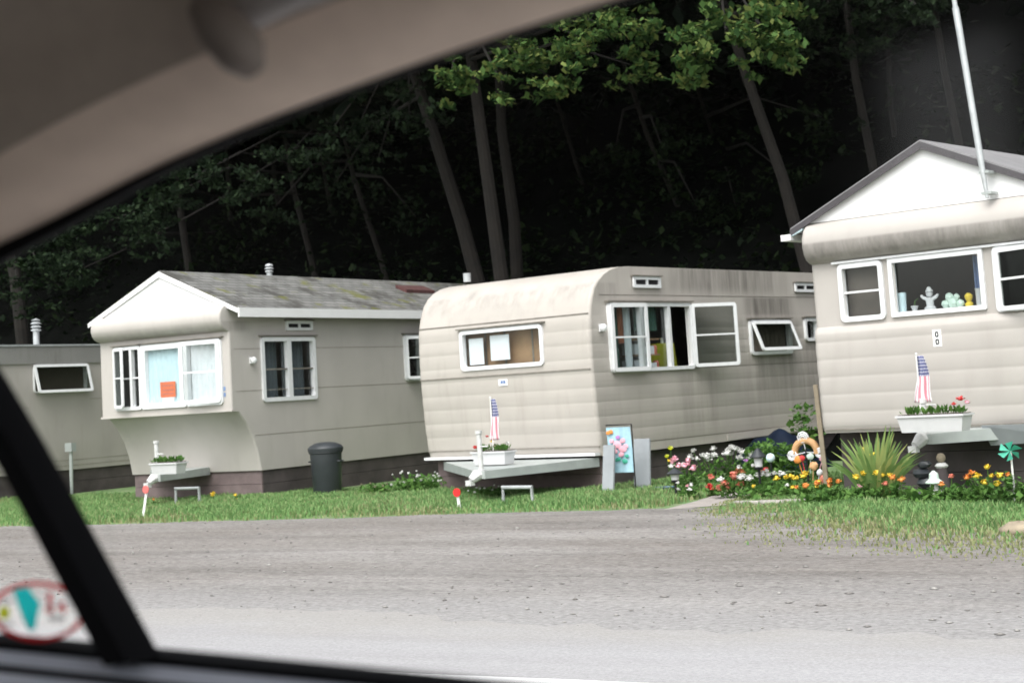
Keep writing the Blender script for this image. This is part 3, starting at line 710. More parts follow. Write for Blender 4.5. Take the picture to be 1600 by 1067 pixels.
skirting(R0, W0, L0, .12, .44, M['skirt_dark'], M['skirt_dark'])
up = thing('utility_post', 'thin grey meter post standing beside the low grey trailer', 'post', AT(112, 783, 21.6) * 1.0)
up.location.z = 0; zt = AT(115, 700, 21.6).z
u_ = MB(); u_.tube([(0,0,-.1),(.02,0,zt-.05)], .035, 8); u_.build('pole', M['grey_metal'], up)
u_ = MB(); u_.box(-.07,.10,-.06,.06,zt-.06,zt+.10); u_.build('meter_box', M['grey_metal'], up)

# ------------------------------------------------------------------ things in and on the windows
def on_plane(P, th, u, v, z): return P + Vector((cos(th), -sin(th), 0))*u + Vector((sin(th), cos(th), 0))*v + Vector((0,0,z))
def sheet(u0, u1, z0, z1, label):
    o = thing('paper_sheet', label, 'paper', on_plane(P2, TH2, (u0+u1)/2, .085, z0), -TH2, 'papers taped up in the front window')
    mb = MB(); hw = (u1-u0)/2; mb.box(-hw, hw, -.0015, .0015, 0, z1-z0); mb.build('sheet', M['paper'], o, 0)
    return o
sheet(-2.20, -1.93, 1.79, 2.16, 'white paper sheet by the left edge of the rounded trailer front window')
sheet(-1.80, -1.45, 1.83, 2.18, 'wider white paper sheet in the middle of the rounded trailer front window')
sg = thing('window_sign', 'small orange and white sign standing against pale blue curtains', 'sign', on_plane(P1, TH1, -1.34, -.556, 1.55), -TH1)
mb = MB(); mb.box(-.16,.16,-.002,.002,.07,.31); mb.box(-.13,.13,-.003,.001,-.01,.068,1)
for z in (.24,.17,.11): mb.box(-.12,.12,-.0045,-.0025,z,z+.022,2)
mb.build('board', [M['orange'], M['white'], M['coral_petal']], sg, 0)
def on_ledge(name, px, label, prof_parts, cat='ornament', group=None):
    q = local(O3, TH3)(AT(px, 480, 16.7)); d = ray(px, 480)
    # meet the vertical plane of the ledge (v = .14) inside the glass
    Yv = Vector((sin(TH3), cos(TH3), 0)); t = ((O3 + Yv*.14 - CAM).dot(Yv))/d.dot(Yv); p = CAM + d*t; p.z = 1.975
    o = thing(name, label, cat, p, -TH3, group)
    for nm, prof, mt in prof_parts:
        m_ = MB()
        if isinstance(prof, list): m_.lathe(prof, 14)
        else: prof(m_)
        m_.build(nm, M[mt], o)
    return o
on_ledge('mug', 1410, 'pale blue tumbler on the picture window ledge, left end', [('cup', [(.03,0),(.045,.01),(.05,.16),(.055,.22),(.045,.21)], 'curtain_blue')], 'cup')
on_ledge('flower_pot', 1429, 'tiny cream pot with a thin plant on the picture window ledge', [('pot', [(.025,0),(.035,.05),(.045,.06),(.04,.065)], 'plastic_white'), ('stem', lambda m_: m_.tube([(0,0,.05),(.01,0,.12),(.05,0,.14)], .006, 5), 'plant')], 'pot')
def fig(m_):
    m_.lathe([(.06,0),(.065,.03),(.04,.05),(.045,.11),(.025,.14)], 12); m_.ball((0,0,.18), .04, 10)
    m_.tube([(-.03,0,.12),(-.085,0,.15),(-.10,0,.17)], [.022,.018,.015], 6); m_.tube([(.03,0,.12),(.085,0,.15),(.10,0,.17)], [.022,.018,.015], 6); m_.lathe([(.05,0),(.03,.02),(.02,.05)], 10, (0,0,.205))
on_ledge('figurine', 1454, 'tallest white figurine with raised arms on the picture window ledge', [('figure', fig, 'plastic_white')])
def fig2(m_):
    for dx, r, z in ((-.07,.05,.05),(.02,.06,.06),(.10,.045,.045),(-.02,.05,.12),(.06,.04,.12)): m_.ball((dx,0,z), r, 8, jit=.25)
on_ledge('figurine', 1488, 'wide cream cluster figurine on the picture window ledge', [('figure', fig2, 'gnome')])
def fig3(m_):
    m_.lathe([(.04,0),(.045,.04),(.02,.06),(.04,.09),(.045,.12),(.02,.15)], 10)
on_ledge('figurine', 1515, 'small waisted yellowish figurine on the picture window ledge', [('figure', fig3, 'yellow')])
on_ledge('vase', 1533, 'white cylindrical vase at the right end of the window ledge', [('vase', [(.035,0),(.045,.02),(.045,.17),(.055,.19),(.045,.185)], 'plastic_white')], 'vase')
# clutter inside the big side window of the rounded trailer
def inside2(name, v, z, label, cat, parts):
    o = thing(name, label, cat, on_plane(P2, TH2, -.30, v, z), -TH2)
    for nm, fn, mt in parts:
        m_ = MB(); fn(m_); m_.build(nm, M[mt], o)
inside2('shelf_unit', 1.55, 1.55, 'cluttered shelf of boxes and jars behind the open side window', 'shelf', [
    ('shelf', lambda m_: [m_.box(-.15,.15,-.32,.32,z,z+.02) for z in (.0,.22,.44)], 'wood'),
    ] + [('box', (lambda y,w_,z,h: lambda m_: m_.box(-.1,.12,y,y+w_,z,z+h))(*q_), 'curtain_white') for q_ in ((-.28,.16,.02,.14),(-.05,.12,.02,.17),(.12,.14,.02,.10),(-.25,.1,.24,.15),(.02,.2,.24,.12))] + [('jar', (lambda y, z: lambda m_: m_.lathe([(.04,0),(.045,.02),(.045,.11),(.03,.13)], 10, (.08, y, z)))(y, z), 'coral_petal') for y, z in ((-.08,.02),(.3,.02),(-.1,.24),(.27,.24))])
inside2('lampshade', 2.15, 1.60, 'pale olive lampshade just inside the open casement', 'lamp', [
    ('shade', lambda m_: m_.lathe([(.20,.0),(.17,.34),(.16,.34)], 18), 'lime'), ('finial', lambda m_: m_.tube([(0,0,.34),(0,0,.42)], .02, 8), 'white')])

# ------------------------------------------------------------------ yard things
def lathe_thing(name, label, cat, loc, parts, rz=0, group=None):
    o = thing(name, label, cat, loc, rz, group)
    for nm, prof, mt in parts:
        m_ = MB()
        if isinstance(prof, list): m_.lathe(prof, 24)
        else: prof(m_)
        m_.build(nm, M[mt], o)
    return o
pb = G(512, 772)
lathe_thing('trash_can', 'charcoal plastic trash can with domed lid against the taupe trailer', 'trash can', pb, [
    ('can', [(.20,0),(.215,.02),(.245,.62),(.262,.63),(.262,.655),(.24,.66)], 'bin'),
    ('lid', [(.27,.655),(.275,.70),(.25,.735),(.17,.775),(.08,.79),(.01,.793)], 'bin'),
    ] + [('handle', (lambda s: lambda m_: m_.tube([(s*.25,-.05,.50),(s*.29,-.05,.50),(s*.29,.05,.50),(s*.25,.05,.50)], .012, 6))(s), 'bin') for s in (-1,1)])
# utility of a planter box with plants
def tuft(mb, c, n, h, spread, m=0, wid=.02):
    for i in range(n):
        a = random.random()*2*pi; r = spread*sqrt(random.random()); t = .3+.7*random.random()
        bx, by = c[0]+r*cos(a)*.5, c[1]+r*sin(a)*.5; ex, ey = c[0]+r*cos(a), c[1]+r*sin(a); hh = h*t
        px, py = -sin(a)*wid, cos(a)*wid; mx_, my_ = (bx*.4+ex*.6), (by*.4+ey*.6)
        mb.face([(bx,by,c[2]), (mx_+px,my_+py,c[2]+hh*.65), (ex,ey,c[2]+hh), (mx_-px,my_-py,c[2]+hh*.65)], m)
def blossom(root, c, r, mat, flat=.6):
    m_ = MB(); m_.ball((c[0], c[1], c[2]-.1*r), r*.55, 7, sq=(1,1,flat), jit=.3)
    for k in range(20):
        a = random.uniform(0, 2*pi); e = random.uniform(-.5, 1.4); d = Vector((cos(a)*cos(e), sin(a)*cos(e), sin(e)*flat)); t = Vector((-sin(a), cos(a), random.uniform(-.5,.5))).normalized()
        p = Vector(c); q = random.uniform(.75, 1.05)*r; w_ = r*.28
        m_.face([p+d*r*.3, p+d*q*.75+t*w_, p+d*q, p+d*q*.75-t*w_])
    return m_.build('blossom', M[mat], root, 0)
def planter(root_loc, rz, w_, label, blooms, h=.17):
    o = thing('planter_box', label, 'planter', root_loc, rz, 'white planters on the trailer hitches')
    m_ = MB(); hw = w_/2
    m_.hexa([(-hw+.03,-.09,0),(hw-.03,-.09,0),(hw-.03,.09,0),(-hw+.03,.09,0)], [(-hw,-.11,h),(hw,-.11,h),(hw,.11,h),(-hw,.11,h)])
    m_.box(-hw-.015,hw+.015,-.125,.125,h+.001,h+.022); m_.build('trough', M['plastic_white'], o, 0)
    s_ = MB(); s_.box(-hw+.01,hw-.01,-.105,.105,h+.023,h+.028); s_.build('soil', M['soil'], o, 0)
    f_ = MB()
    for k in range(10): tuft(f_, (-hw*.85+1.7*hw*k/9, random.uniform(-.05,.05), h+.028), 12, .10, .10)
    f_.build('foliage', M['plant'], o, 0)
    for x, y, z, r, mt in blooms: blossom(o, (x, y, h+z), r, mt)
    return o
def hitchbox(px, py, P, th, v_extra, w_, label, blooms, z):
    return planter(G(px, py, z), -th, w_, label, blooms)
a1 = G(264, 740, .505); planter(a1, -TH1, .52, 'white planter with sparse greenery on the taupe trailer hitch', [(.05,0,.07,.02,'coral_petal')], .14)
a2 = G(772, 725, .445); planter(a2, -TH2, .58, 'white planter with small flag and mixed flowers on the rounded trailer hitch', [(-.30,-.02,.08,.05,'red_petal'),(-.12,.03,.22,.035,'red_petal'),(.13,-.03,.10,.03,'white_petal'),(.24,.02,.12,.035,'white_petal'),(.05,0,.08,.03,'pink_petal'),(-.02,0,.15,.03,'yellow')], .15)
a3 = G(1462, 674, .72); planter(a3, -TH3, .72, 'largest white planter with red geranium on the right hand trailer hitch', [(.30,0,.17,.055,'red_petal'),(.36,.02,.13,.04,'pink_petal'),(-.05,0,.07,.03,'coral_petal'),(.24,-.03,.12,.035,'red_petal')], .15)
def flag(loc, rz, h, w_, label, pole_h):
    o = thing('flag', label, 'flag', loc, rz, 'small flags hung on sticks')
    s_ = MB(); s_.tube([(0,0,0),(0,0,pole_h)], .008, 6); s_.ball((0,0,pole_h), .014, 8); s_.build('stick', M['stake'], o)
    k, n = 14, 18; V = []; UV = []
    for j in range(n+1):
        t = j/n
        for i in range(k+1):
            s = i/k; ww = w_*(.35+.65*t)
            V.append((.01+(s-.35)*ww + .02*sin(t*5), .02+.035*sin(s*9+t*2)*(.5+t*.5), pole_h-.02-h*t)); UV.append((s, 1-t))
    FA = np.array([(j*(k+1)+i, j*(k+1)+i+1, (j+1)*(k+1)+i+1, (j+1)*(k+1)+i) for j in range(n) for i in range(k)])
    c_ = np_mesh('cloth', np.array(V), FA, M['flag'], o); uvl = c_.data.uv_layers.new(name='UVMap')
    idx = FA.ravel(); uvl.data.foreach_set('uv', np.array([UV[i] for i in idx], dtype=np.float32).ravel())
    c_.data.shade_smooth(); sm = c_.modifiers.new('thickness', 'SOLIDIFY'); sm.thickness = .003
    return o
ff = Vector((a2.x, a2.y, .60)); flag(ff, -TH2, .54, .22, 'small striped flag hanging in front of the rounded cream trailer', .72)
ff = G(1443, 688, .62); ff.z = .95; flag(ff, -TH3, .48, .24, 'small striped flag hanging in front of the right hand trailer', .56)

def marker(p, q, mat, label):
    o = thing('driveway_marker', label, 'marker', p, 0, 'reflector stakes along the lawn edge')
    d = q-p; mb = MB(); s = Vector((.018, 0, 0)); t_ = Vector((0, .006, 0))
    mb.hexa([(-.02,-.006,-.05),(.02,-.006,-.05),(.02,.006,-.05),(-.02,.006,-.05)], [tuple(d-s-t_), tuple(d+s-t_), tuple(d+s+t_), tuple(d-s+t_)]); mb.build('stake', M['stake'], o, 0)
    r_ = MB(); n = 16
    for y0, y1, rr in ((-.022,-.008,.052),):
        a_ = [r_.pt((d.x+rr*cos(2*pi*k/n), y0, d.z+.03+rr*sin(2*pi*k/n))) for k in range(n)]; b_ = [r_.pt((d.x+rr*cos(2*pi*k/n), y1, d.z+.03+rr*sin(2*pi*k/n))) for k in range(n)]
        r_.idx(a_); r_.idx(b_[::-1])
        for k in range(n): r_.idx([a_[k], b_[k], b_[(k+1)%n], a_[(k+1)%n]])
    r_.build('reflector', M[mat], o)
p = G(719, 795); marker(p, AT(715, 773, p.y), 'red', 'short upright stake with bright red reflector, before the rounded trailer')
p = G(222, 811); marker(p, AT(229, 768, p.y), 'red_faded', 'leaning white stake with faded red reflector, before the taupe trailer')

# garden flag on stand with grey boards behind
p = G(972, 771); gf = thing('garden_banner', 'pale blue banner with pink and orange flowers on a black stand', 'banner', p, -TH2+rad(6))
zt = AT(972, 667, p.y).z; zb = AT(972, 738, p.y).z; hw = .175
s_ = MB(); s_.tube([(hw+.03,0,-.05),(hw+.03,0,zt+.03),(-hw,0,zt+.03)], .010, 6); s_.build('stand', M['black'], gf)
c_ = MB(); k = 16
rows = [[c_.pt((-hw+2*hw*i/k+.03*j, .0+.012*sin(i*.9+j), zt+(zb-zt)*j)) for i in range(k+1)] for j in (0, .5, 1)]
rowb = [[c_.pt((-hw+2*hw*i/k+.03*j, .004+.012*sin(i*.9+j), zt+(zb-zt)*j)) for i in range(k+1)] for j in (0, .5, 1)]
for a, b2 in ((0,1),(1,2)):
    for i in range(k): c_.idx([rows[a][i], rows[b2][i], rows[b2][i+1], rows[a][i+1]]); c_.idx([rowb[a][i+1], rowb[b2][i+1], rowb[b2][i], rowb[a][i]])
c_.build('cloth', M['banner_blue'], gf)
pr = MB(); hgt = zt-zb
for x, z, r, m_ in ((-.10,.90,.035,1),(-.14,.88,.03,1),(-.02,.62,.06,0),(.06,.70,.04,0),(.05,.52,.055,0),(-.08,.48,.05,0),(.10,.58,.035,0),(-.10,.70,.035,0),(.02,.40,.04,0),(-.02,.30,.03,2),(.06,.25,.04,2),(.10,.36,.03,2),(-.06,.28,.025,2),(.0,.78,.03,3)):
    pr.ball((x+.03*(1-z), -.022, zb+hgt*z), r, 9, m_, sq=(1.1,.12,.75), jit=.4)
pr.build('printed_flowers', [M['pink_petal'], M['orange_petal'], M['cyan_pin'], M['purple_petal']], gf)
def leanboard(px0, px1, ptop, pbot, lean, label):
    c0 = G((px0+px1)/2, pbot+13); o = thing('board', label, 'board', c0, -TH2, 'grey boards leaning behind the banner')
    q = AT((px0+px1)/2, ptop, c0.y); w_ = (px1-px0)/2500*24; m_ = MB(); h = q.z
    m_.hexa([(-w_/2,0,0),(w_/2,0,0),(w_/2,.03,0),(-w_/2,.03,0)], [(-w_/2+lean,.14,h),(w_/2+lean,.14,h),(w_/2+lean,.17,h),(-w_/2+lean,.17,h)]); m_.build('panel', M['slate'], o, 0)
leanboard(940, 958, 696, 761, -.03, 'grey leaning board sticking out left of the flower banner')
leanboard(990, 1016, 686, 754, -.05, 'grey leaning board sticking out right of the flower banner')

def lantern(px, py, pt, label, globe='white'):
    p = G(px, py); h = AT(px, pt, p.y).z; o = thing('garden_lantern', label, 'lantern', p, 0, 'solar lanterns in the flower bed')
    k = h*.42
    m_ = MB(); m_.tube([(0,0,-.08),(0,0,h-k)], .014, 8); m_.lathe([(.05,0),(.055,.015),(.03,.03)], 14, (0,0,h-k-.02)); m_.build('stem', M['black'], o)
    m_ = MB(); m_.lathe([(.045,0),(.055,k*.5),(.05,k*.52)], 14, (0,0,h-k+.01)); m_.build('globe', M['plastic_white'], o)
    m_ = MB(); m_.lathe([(.095,0),(.10,.01),(.06,k*.25),(.03,k*.4),(.008,k*.5)], 16, (0,0,h-k*.48)); m_.build('cap', M['bin'], o)
lantern(1057, 778, 731, 'dark capped solar lantern beside the pink and white flowers'); lantern(1189, 772, 700, 'dark capped solar lantern in front of the green bush')
p = G(1208, 768); gl = thing('gazing_globe', 'small pale blue globe on a stick beside the navy tarpaulin', 'ornament', p)
m_ = MB(); m_.tube([(0,0,-.05),(0,0,AT(1208,722,p.y).z)], .01, 6); m_.build('stick', M['black'], gl); m_ = MB(); m_.ball((0,0,AT(1208,715,p.y).z), .055, 14); m_.build('globe', M['curtain_blue'], gl)
p = G(1040, 769); bo = thing('bowl', 'shallow blue bowl lying in the grass near the lantern', 'bowl', p); m_ = MB(); m_.lathe([(.06,.0),(.11,.03),(.14,.07),(.13,.07),(.10,.035),(.0,.02)], 18); m_.build('dish', M['blue_bowl'], bo)

# navy tarpaulin heap between the trailers
p = G(1236, 735); tp = MB(); nx_, ny_ = 16, 10; ids = []
for j in range(ny_+1):
    ids.append([])
    for i in range(nx_+1):
        s, t = i/nx_, j/ny_; z = .54*(sin(pi*s)**.45)*(sin(pi*t)**.5)*(1+.12*sin(s*13)+.1*sin(t*11+s*7)) - .02
        ids[-1].append(tp.pt((-.7+1.4*s, -.45+.9*t, z)))
for j in range(ny_):
    for i in range(nx_): tp.idx([ids[j][i], ids[j][i+1], ids[j+1][i+1], ids[j+1][i]])
tp.idx([ids[0][0], ids[ny_][0], ids[ny_][nx_], ids[0][nx_]])
o = tp.build('tarpaulin', M['navy'], None, 50); o.location = (p.x-.35, p.y+.5, 0); o.rotation_euler = (0,0,-.2); tag(o, 'crumpled navy tarpaulin heap between the rounded and right hand trailers', 'tarpaulin')

# whirligig ornament
p = G(1264, 764); wh = thing('wind_ornament', 'peach arch garden ornament with white wire scrolls and orange discs', 'ornament', p, 0)
Zy = lambda py: AT(1264, py, p.y).z
m_ = MB(); m_.tube([(0,0,-.05),(0,0,Zy(700))], .012, 6); m_.build('stake', M['black'], wh)
m_ = MB(); zc = Zy(706); R_ = .14; m_.tube([(R_*cos(rad(t)), 0, zc+R_*sin(rad(t))) for t in range(-10,191,14)], .042, 10); m_.build('arch', M['peach'], wh)
for cx, cz, r in ((-.02,Zy(683),.075),(-.17,Zy(711),.065),(.18,Zy(708),.065)):
    m_ = MB(); m_.tube([(cx+r*(1-t/26)*cos(t*.75), -.03, cz+r*(1-t/26)*sin(t*.75)) for t in range(22)], .010, 5); m_.tube([(cx,-.03,cz),(0,0,zc)], .006, 5); m_.build('scroll', M['wire'], wh)
for cx, py, r, mt in ((-.10,717,.065,'orange_petal'),(-.05,715,.05,'red_petal'),(.06,713,.055,'gnome'),(.09,728,.07,'peach'),(.16,738,.05,'wire'),(.20,748,.06,'coral_petal'),(.21,717,.05,'pink_petal')):
    m_ = MB(); m_.ball((cx,-.03,Zy(py)), r*.8, 10, sq=(1,.4,.9), jit=.35); m_.tube([(cx,-.02,Zy(py)),(cx*.6,0,Zy(py)-.2)], .006, 5); m_.build('disc', M[mt], wh)

# pinwheel, gnome, duck, pots
p = G(1587, 790); pn = thing('pinwheel', 'shiny green pinwheel on a stick at the right edge of the bed', 'pinwheel', p); h = AT(1587, 704, p.y).z
m_ = MB(); m_.tube([(0,0,-.05),(0,0,h)], .010, 6); m_.build('stick', M['stake'], pn)
m_ = MB()
for k in range(6):
    a = k*pi/3+.2; c1, s1 = cos(a), sin(a); c2, s2 = cos(a+.7), sin(a+.7)
    m_.hexa([(0,-.03,h),(.12*c1,-.03,h+.10*s1),(.09*c2,-.07,h+.08*s2),(.04*c2,-.05,h+.04*s2)], [(0,-.025,h),(.12*c1,-.025,h+.10*s1),(.09*c2,-.065,h+.08*s2),(.04*c2,-.045,h+.04*s2)])
m_.build('vane', M['cyan_pin'], pn, 0)
lathe_thing('garden_gnome', 'pale green and white gnome figure standing in the flower bed', 'ornament', G(1463, 789), [
    ('body', [(.07,0),(.085,.03),(.075,.11),(.06,.15)], 'plastic_white'), ('head', lambda m_: m_.ball((0,0,.19), .05, 12), 'white_petal'), ('hat', [(.085,.215),(.09,.225),(.05,.26),(.045,.31),(.01,.34)], 'gnome')])
def duck(m_):
    m_.ball((0,0,.11), .085, 12, sq=(1.25,.9,.9)); m_.ball((-.05,0,.24), .055, 10); m_.tube([(-.03,0,.15),(-.05,0,.22)], .04, 8); m_.tube([(.07,0,.14),(.13,0,.19)], [.04,.01], 6)
p = G(1362, 785); du = thing('garden_duck', 'small yellow duck ornament on a post before the sword leaved plant', 'ornament', p); h = AT(1362, 724, p.y).z
m_ = MB(); m_.tube([(0,0,-.05),(0,0,h+.02)], .015, 6); m_.build('post', M['timber'], du); m_ = MB(lambda x_, y_, z_: (x_*.6, y_*.6, z_*.6)); duck(m_); dk = m_.build('duck', M['yellow'], du); dk.location = (0,0,h)
m_ = MB(); m_.tube([(-.054,0,h+.141),(-.081,0,h+.135)], [.011,.005], 6); m_.build('beak', M['orange_petal'], du)
lathe_thing('garden_statue', 'slim dark garden statue with white collar beside the drawbar', 'ornament', G(1476, 783), [
    ('body', [(.07,0),(.08,.05),(.06,.25),(.05,.34),(.02,.36)], 'skirt_dark'), ('collar', [(.055,.34),(.07,.36),(.04,.39)], 'white_petal'), ('head', lambda m_: m_.ball((0,0,.44), .05, 10), 'timber')])
lathe_thing('lava_rock_stack', 'dark stacked stone ornament under the right hand drawbar', 'ornament', G(1446, 784), [
    ('stone', lambda m_: [m_.ball((dx,0,z), r, 9, sq=(1.2,1,.7), jit=.3) for dx, z, r in ((0,.06,.12),(.03,.19,.09),(-.02,.29,.08),(.02,.38,.06))], 'bin')])
# wooden stake and climbing vine at the trailer corner
p = G(1293, 765); q = AT(1274, 601, p.y)
vs = thing('garden_stake', 'tall leaning weathered timber stake at the corner of the right hand trailer', 'stake', p)
m_ = MB(); d = q-p; m_.hexa([(-.03,-.015,-.1),(.03,-.015,-.1),(.03,.015,-.1),(-.03,.015,-.1)], [(d.x-.026,-.012,d.z),(d.x+.026,-.012,d.z),(d.x+.026,.012,d.z),(d.x-.026,.012,d.z)]); m_.build('lath', M['timber'], vs, 0)
def leaf_cloud(C_, size, name, mat, parent=None, droop=.3, flat=False, up=None):
    """C_: centres; one folded pointed leaf (two quads) at each"""
    n = len(C_); a = rng.uniform(0, 2*pi, n); tilt = rng.normal(droop, .55, n)
    d = np.stack([np.cos(a)*np.cos(tilt), np.sin(a)*np.cos(tilt), -np.sin(tilt)], 1)
    s = np.stack([-np.sin(a), np.cos(a), rng.normal(0, .35, n)], 1); s /= np.linalg.norm(s, axis=1)[:, None]
    nn = np.cross(d, s); L_ = (size*rng.uniform(.4, 1.35, n))[:, None]; w_ = L_*.36
    base = C_ - d*L_*.5; tip = C_ + d*L_*.5; m1 = C_ - d*L_*.08 + nn*L_*.05
    l = m1 + s*w_ - nn*L_*.10; r = m1 - s*w_ - nn*L_*.10
    V = np.stack([base, l, tip, r, m1], 1).reshape(-1, 3); k = np.arange(n)*5
    FA = np.concatenate([np.stack([k, k+1, k+4], 1), np.stack([k+1, k+2, k+4], 1), np.stack([k+2, k+3, k+4], 1), np.stack([k+3, k, k+4], 1)])
    return np_mesh(name, V, FA, mat, parent)
def blob(c, rx, ry, rz, n, hollow=.4):
    u = rng.normal(size=(n,3)); u /= np.linalg.norm(u, axis=1)[:,None]; r = (hollow+(1-hollow)*rng.random(n)**.6)[:,None]
    return np.array(c) + u*r*np.array([rx,ry,rz])
p = G(1280, 762); vn = thing('climbing_vine', 'leafy green vine climbing the leaning timber stake', 'vine', p)
m_ = MB(); pts = [(.0,0,0)] + [(-.03-.012*k+.05*sin(k*2), .05*cos(k*2), .15*k) for k in range(1,7)]; m_.tube(pts, .008, 5); m_.build('stem', M['plant'], vn)
leaf_cloud(np.concatenate([blob((x-.02,y,z), .17, .14, .13, 52) for x,y,z in pts]), .09, 'foliage', M['plant'], vn)

# sword-leaved plant
p = G(1372, 786); yu = thing('iris_clump', 'large fan of green and yellow sword shaped leaves by the trailer front', 'plant', p)
lm = MB()
for k in range(90):
    a = random.uniform(0, 2*pi); r = random.random(); lean = .12+.55*r; h = random.uniform(.62, .88)*(1-.22*r)
    bx, by = .13*r*cos(a), .08*r*sin(a); pr_ = None
    for j in range(5):
        t = j/4; x = bx+cos(a)*lean*h*(t**1.5)*1.15; y = by+sin(a)*lean*h*.8*(t**1.5); z = h*(t-.28*r*t**3); w_ = .03*(1-t**2.2)+.001
        cur = ((x-w_, y, z), (x+w_, y+.004, z))
        if pr_: lm.face([pr_[0], pr_[1], cur[1], cur[0]])
        pr_ = cur
m_ = lm
# weld each blade so that it is one island
me_o = lm.build('blades', M['yucca'], yu, 0)
import bmesh
bm = bmesh.new(); bm.from_mesh(me_o.data); bmesh.ops.remove_doubles(bm, verts=bm.verts, dist=.0002); bm.to_mesh(me_o.data); bm.free()

# flowering plants
def flower(name, px, py, label, foliage_n, rx, h, blooms, cat='flowers', mat='plant', ls=.07, ry=None, group=None, dy=0):
    p = G(px, py); p.y += dy
    if px >= 1295 and cat == 'flowers': blooms = [(a_, b_+.10, c_*.9, d_) for a_, b_, c_, d_ in blooms]; h += .08
    o = thing(name, label, cat, p, 0, group)
    C_ = blob((0,0,h*.45), rx, ry or rx*.8, h*.5, foliage_n, .1); C_[:,2] = np.maximum(C_[:,2], .02)
    leaf_cloud(C_, ls, 'foliage', M[mat], o)
    st = MB()
    for (bx, bz, r, mt) in blooms:
        by = random.uniform(-.12, -.02)
        st.tube([(bx*.4, by*.3, .0), (bx*.8, by*.8, bz*.6), (bx, by, bz-r*.4)], .005, 4, cap=False)
        blossom(o, (bx, by, bz), r, mt, .7)
    st.build('stem', M['plant'], o)
    return o
R_ = random.uniform
def many(n, hw, z0, z1, r0_, r1_, mats): return [(R_(-hw,hw), R_(z0,z1), R_(r0_,r1_), random.choice(mats)) for k in range(n)]
flower('hydrangea', 1105, 764, 'broad clump of white flower heads at the foot of the rounded trailer wall', 420, .40, .42, many(22, .46, .33, .50, .05, .08, ['white_petal']), ry=.25, dy=.6)
flower('hydrangea', 1078, 772, 'pink and white flower clump just right of the first lantern', 200, .24, .38, many(9, .22, .30, .44, .045, .07, ['pink_petal','white_petal','pink_petal']))
flower('impatiens', 1076, 780, 'low pale pink flowers at the lawn edge below the pink clump', 90, .14, .18, many(5, .13, .10, .22, .03, .045, ['white_petal','pink_petal']))
flower('impatiens', 1146, 778, 'coral and white mounded flowers beside the concrete path', 220, .26, .26, many(12, .25, .12, .27, .05, .075, ['coral_petal','coral_petal','coral_petal','white_petal']))
flower('geranium', 1112, 775, 'single bright red low bloom between path and grass', 60, .12, .12, [(0, .12, .06, 'red_petal'), (.05, .10, .045, 'red_petal')])
flower('leafy_bush', 1174, 764, 'dense leafy green bush against the dark trailer skirting', 700, .42, .62, [], 'bush', ls=.10, ry=.35, dy=.75)
flower('leafy_bush', 1142, 752, 'paler green bush tucked behind the white flower heads', 380, .30, .50, [], 'bush', ls=.10, ry=.3, dy=1.2)
flower('zinnia', 1180, 764, 'dark red flowers in front of the second lantern', 130, .24, .24, many(6, .2, .2, .30, .04, .06, ['red_petal','rust']))
flower('alyssum', 1215, 770, 'white mounded flowers in the middle of the bed', 160, .24, .20, many(9, .2, .17, .28, .04, .06, ['white_petal']))
flower('marigold', 1245, 776, 'bright yellow flower row below the peach ornament', 170, .28, .22, many(8, .24, .20, .27, .04, .06, ['yellow']))
flower('marigold', 1272, 780, 'orange yellow flowers right of the yellow row under the ornament', 150, .24, .16, many(6, .24, .12, .18, .04, .055, ['orange_petal','yellow']))
flower('marigold', 1302, 788, 'one orange bloom left of the sword leaved plant', 110, .16, .15, [(0,.15,.06,'orange_petal'),(.08,.14,.05,'orange_petal')])
flower('marigold', 1360, 788, 'yellow flower row at the foot of the sword leaved plant', 200, .34, .19, [(-.10,.19,.06,'yellow'),(-.04,.22,.055,'yellow'),(.10,.22,.055,'yellow'),(.16,.20,.05,'yellow'),(.27,.20,.05,'yellow')])
flower('marigold', 1403, 788, 'orange blooms right of the yellow row near the drawbar', 140, .22, .17, [(0,.18,.06,'orange_petal'),(.09,.16,.06,'orange_petal'),(-.09,.12,.045,'coral_petal')])
flower('marigold', 1478, 790, 'two small orange blooms right of the gnome', 150, .24, .14, [(0,.12,.05,'orange_petal'),(.09,.19,.045,'coral_petal')])
flower('marigold', 1552, 790, 'large cluster of yellow and orange blooms near the right edge', 260, .40, .26, [(-.22,.18,.06,'orange_petal'),(-.16,.23,.055,'orange_petal'),(-.10,.20,.06,'yellow'),(0,.28,.05,'yellow'),(-.05,.13,.06,'yellow'),(.08,.12,.06,'yellow'),(.10,.19,.06,'yellow'),(.19,.20,.05,'orange_petal'),(.02,.19,.045,'yellow')])
flower('impatiens', 1348, 788, 'tiny pale pink bloom at the stone edging', 100, .16, .10, [(0,.09,.05,'pink_petal')])
flower('zinnia', 1158, 768, 'purple and white small flowers behind the coral mound', 120, .18, .30, [(-.02,.36,.04,'purple_petal'),(.1,.30,.04,'white_petal'),(-.12,.28,.05,'white_petal')], dy=.3)
flower('hosta', 1440, 790, 'pale green leafy rosette near the front of the bed', 80, .2, .16, [], 'plant', ls=.14)
flower('bedding_plants', 1510, 790, 'low leafy greenery between gnome and yellow cluster', 320, .5, .20, [], 'plant', ls=.08)
flower('bedding_plants', 1220, 780, 'low leafy greenery along the stone edging beside the path', 420, .55, .18, many(4, .5, .12, .2, .03, .04, ['white_petal','yellow']), 'plant', ls=.08, ry=.3)
flower('bedding_plants', 1320, 788, 'low leafy greenery along the stone edging before the sword leaves', 420, .55, .15, [], 'plant', ls=.08, ry=.3)
flower('dandelion', 336, 784, 'largest yellow flower before the taupe trailer drawbar', 50, .12, .10, [(0,.13,.055,'yellow'),(.05,.11,.04,'yellow')])
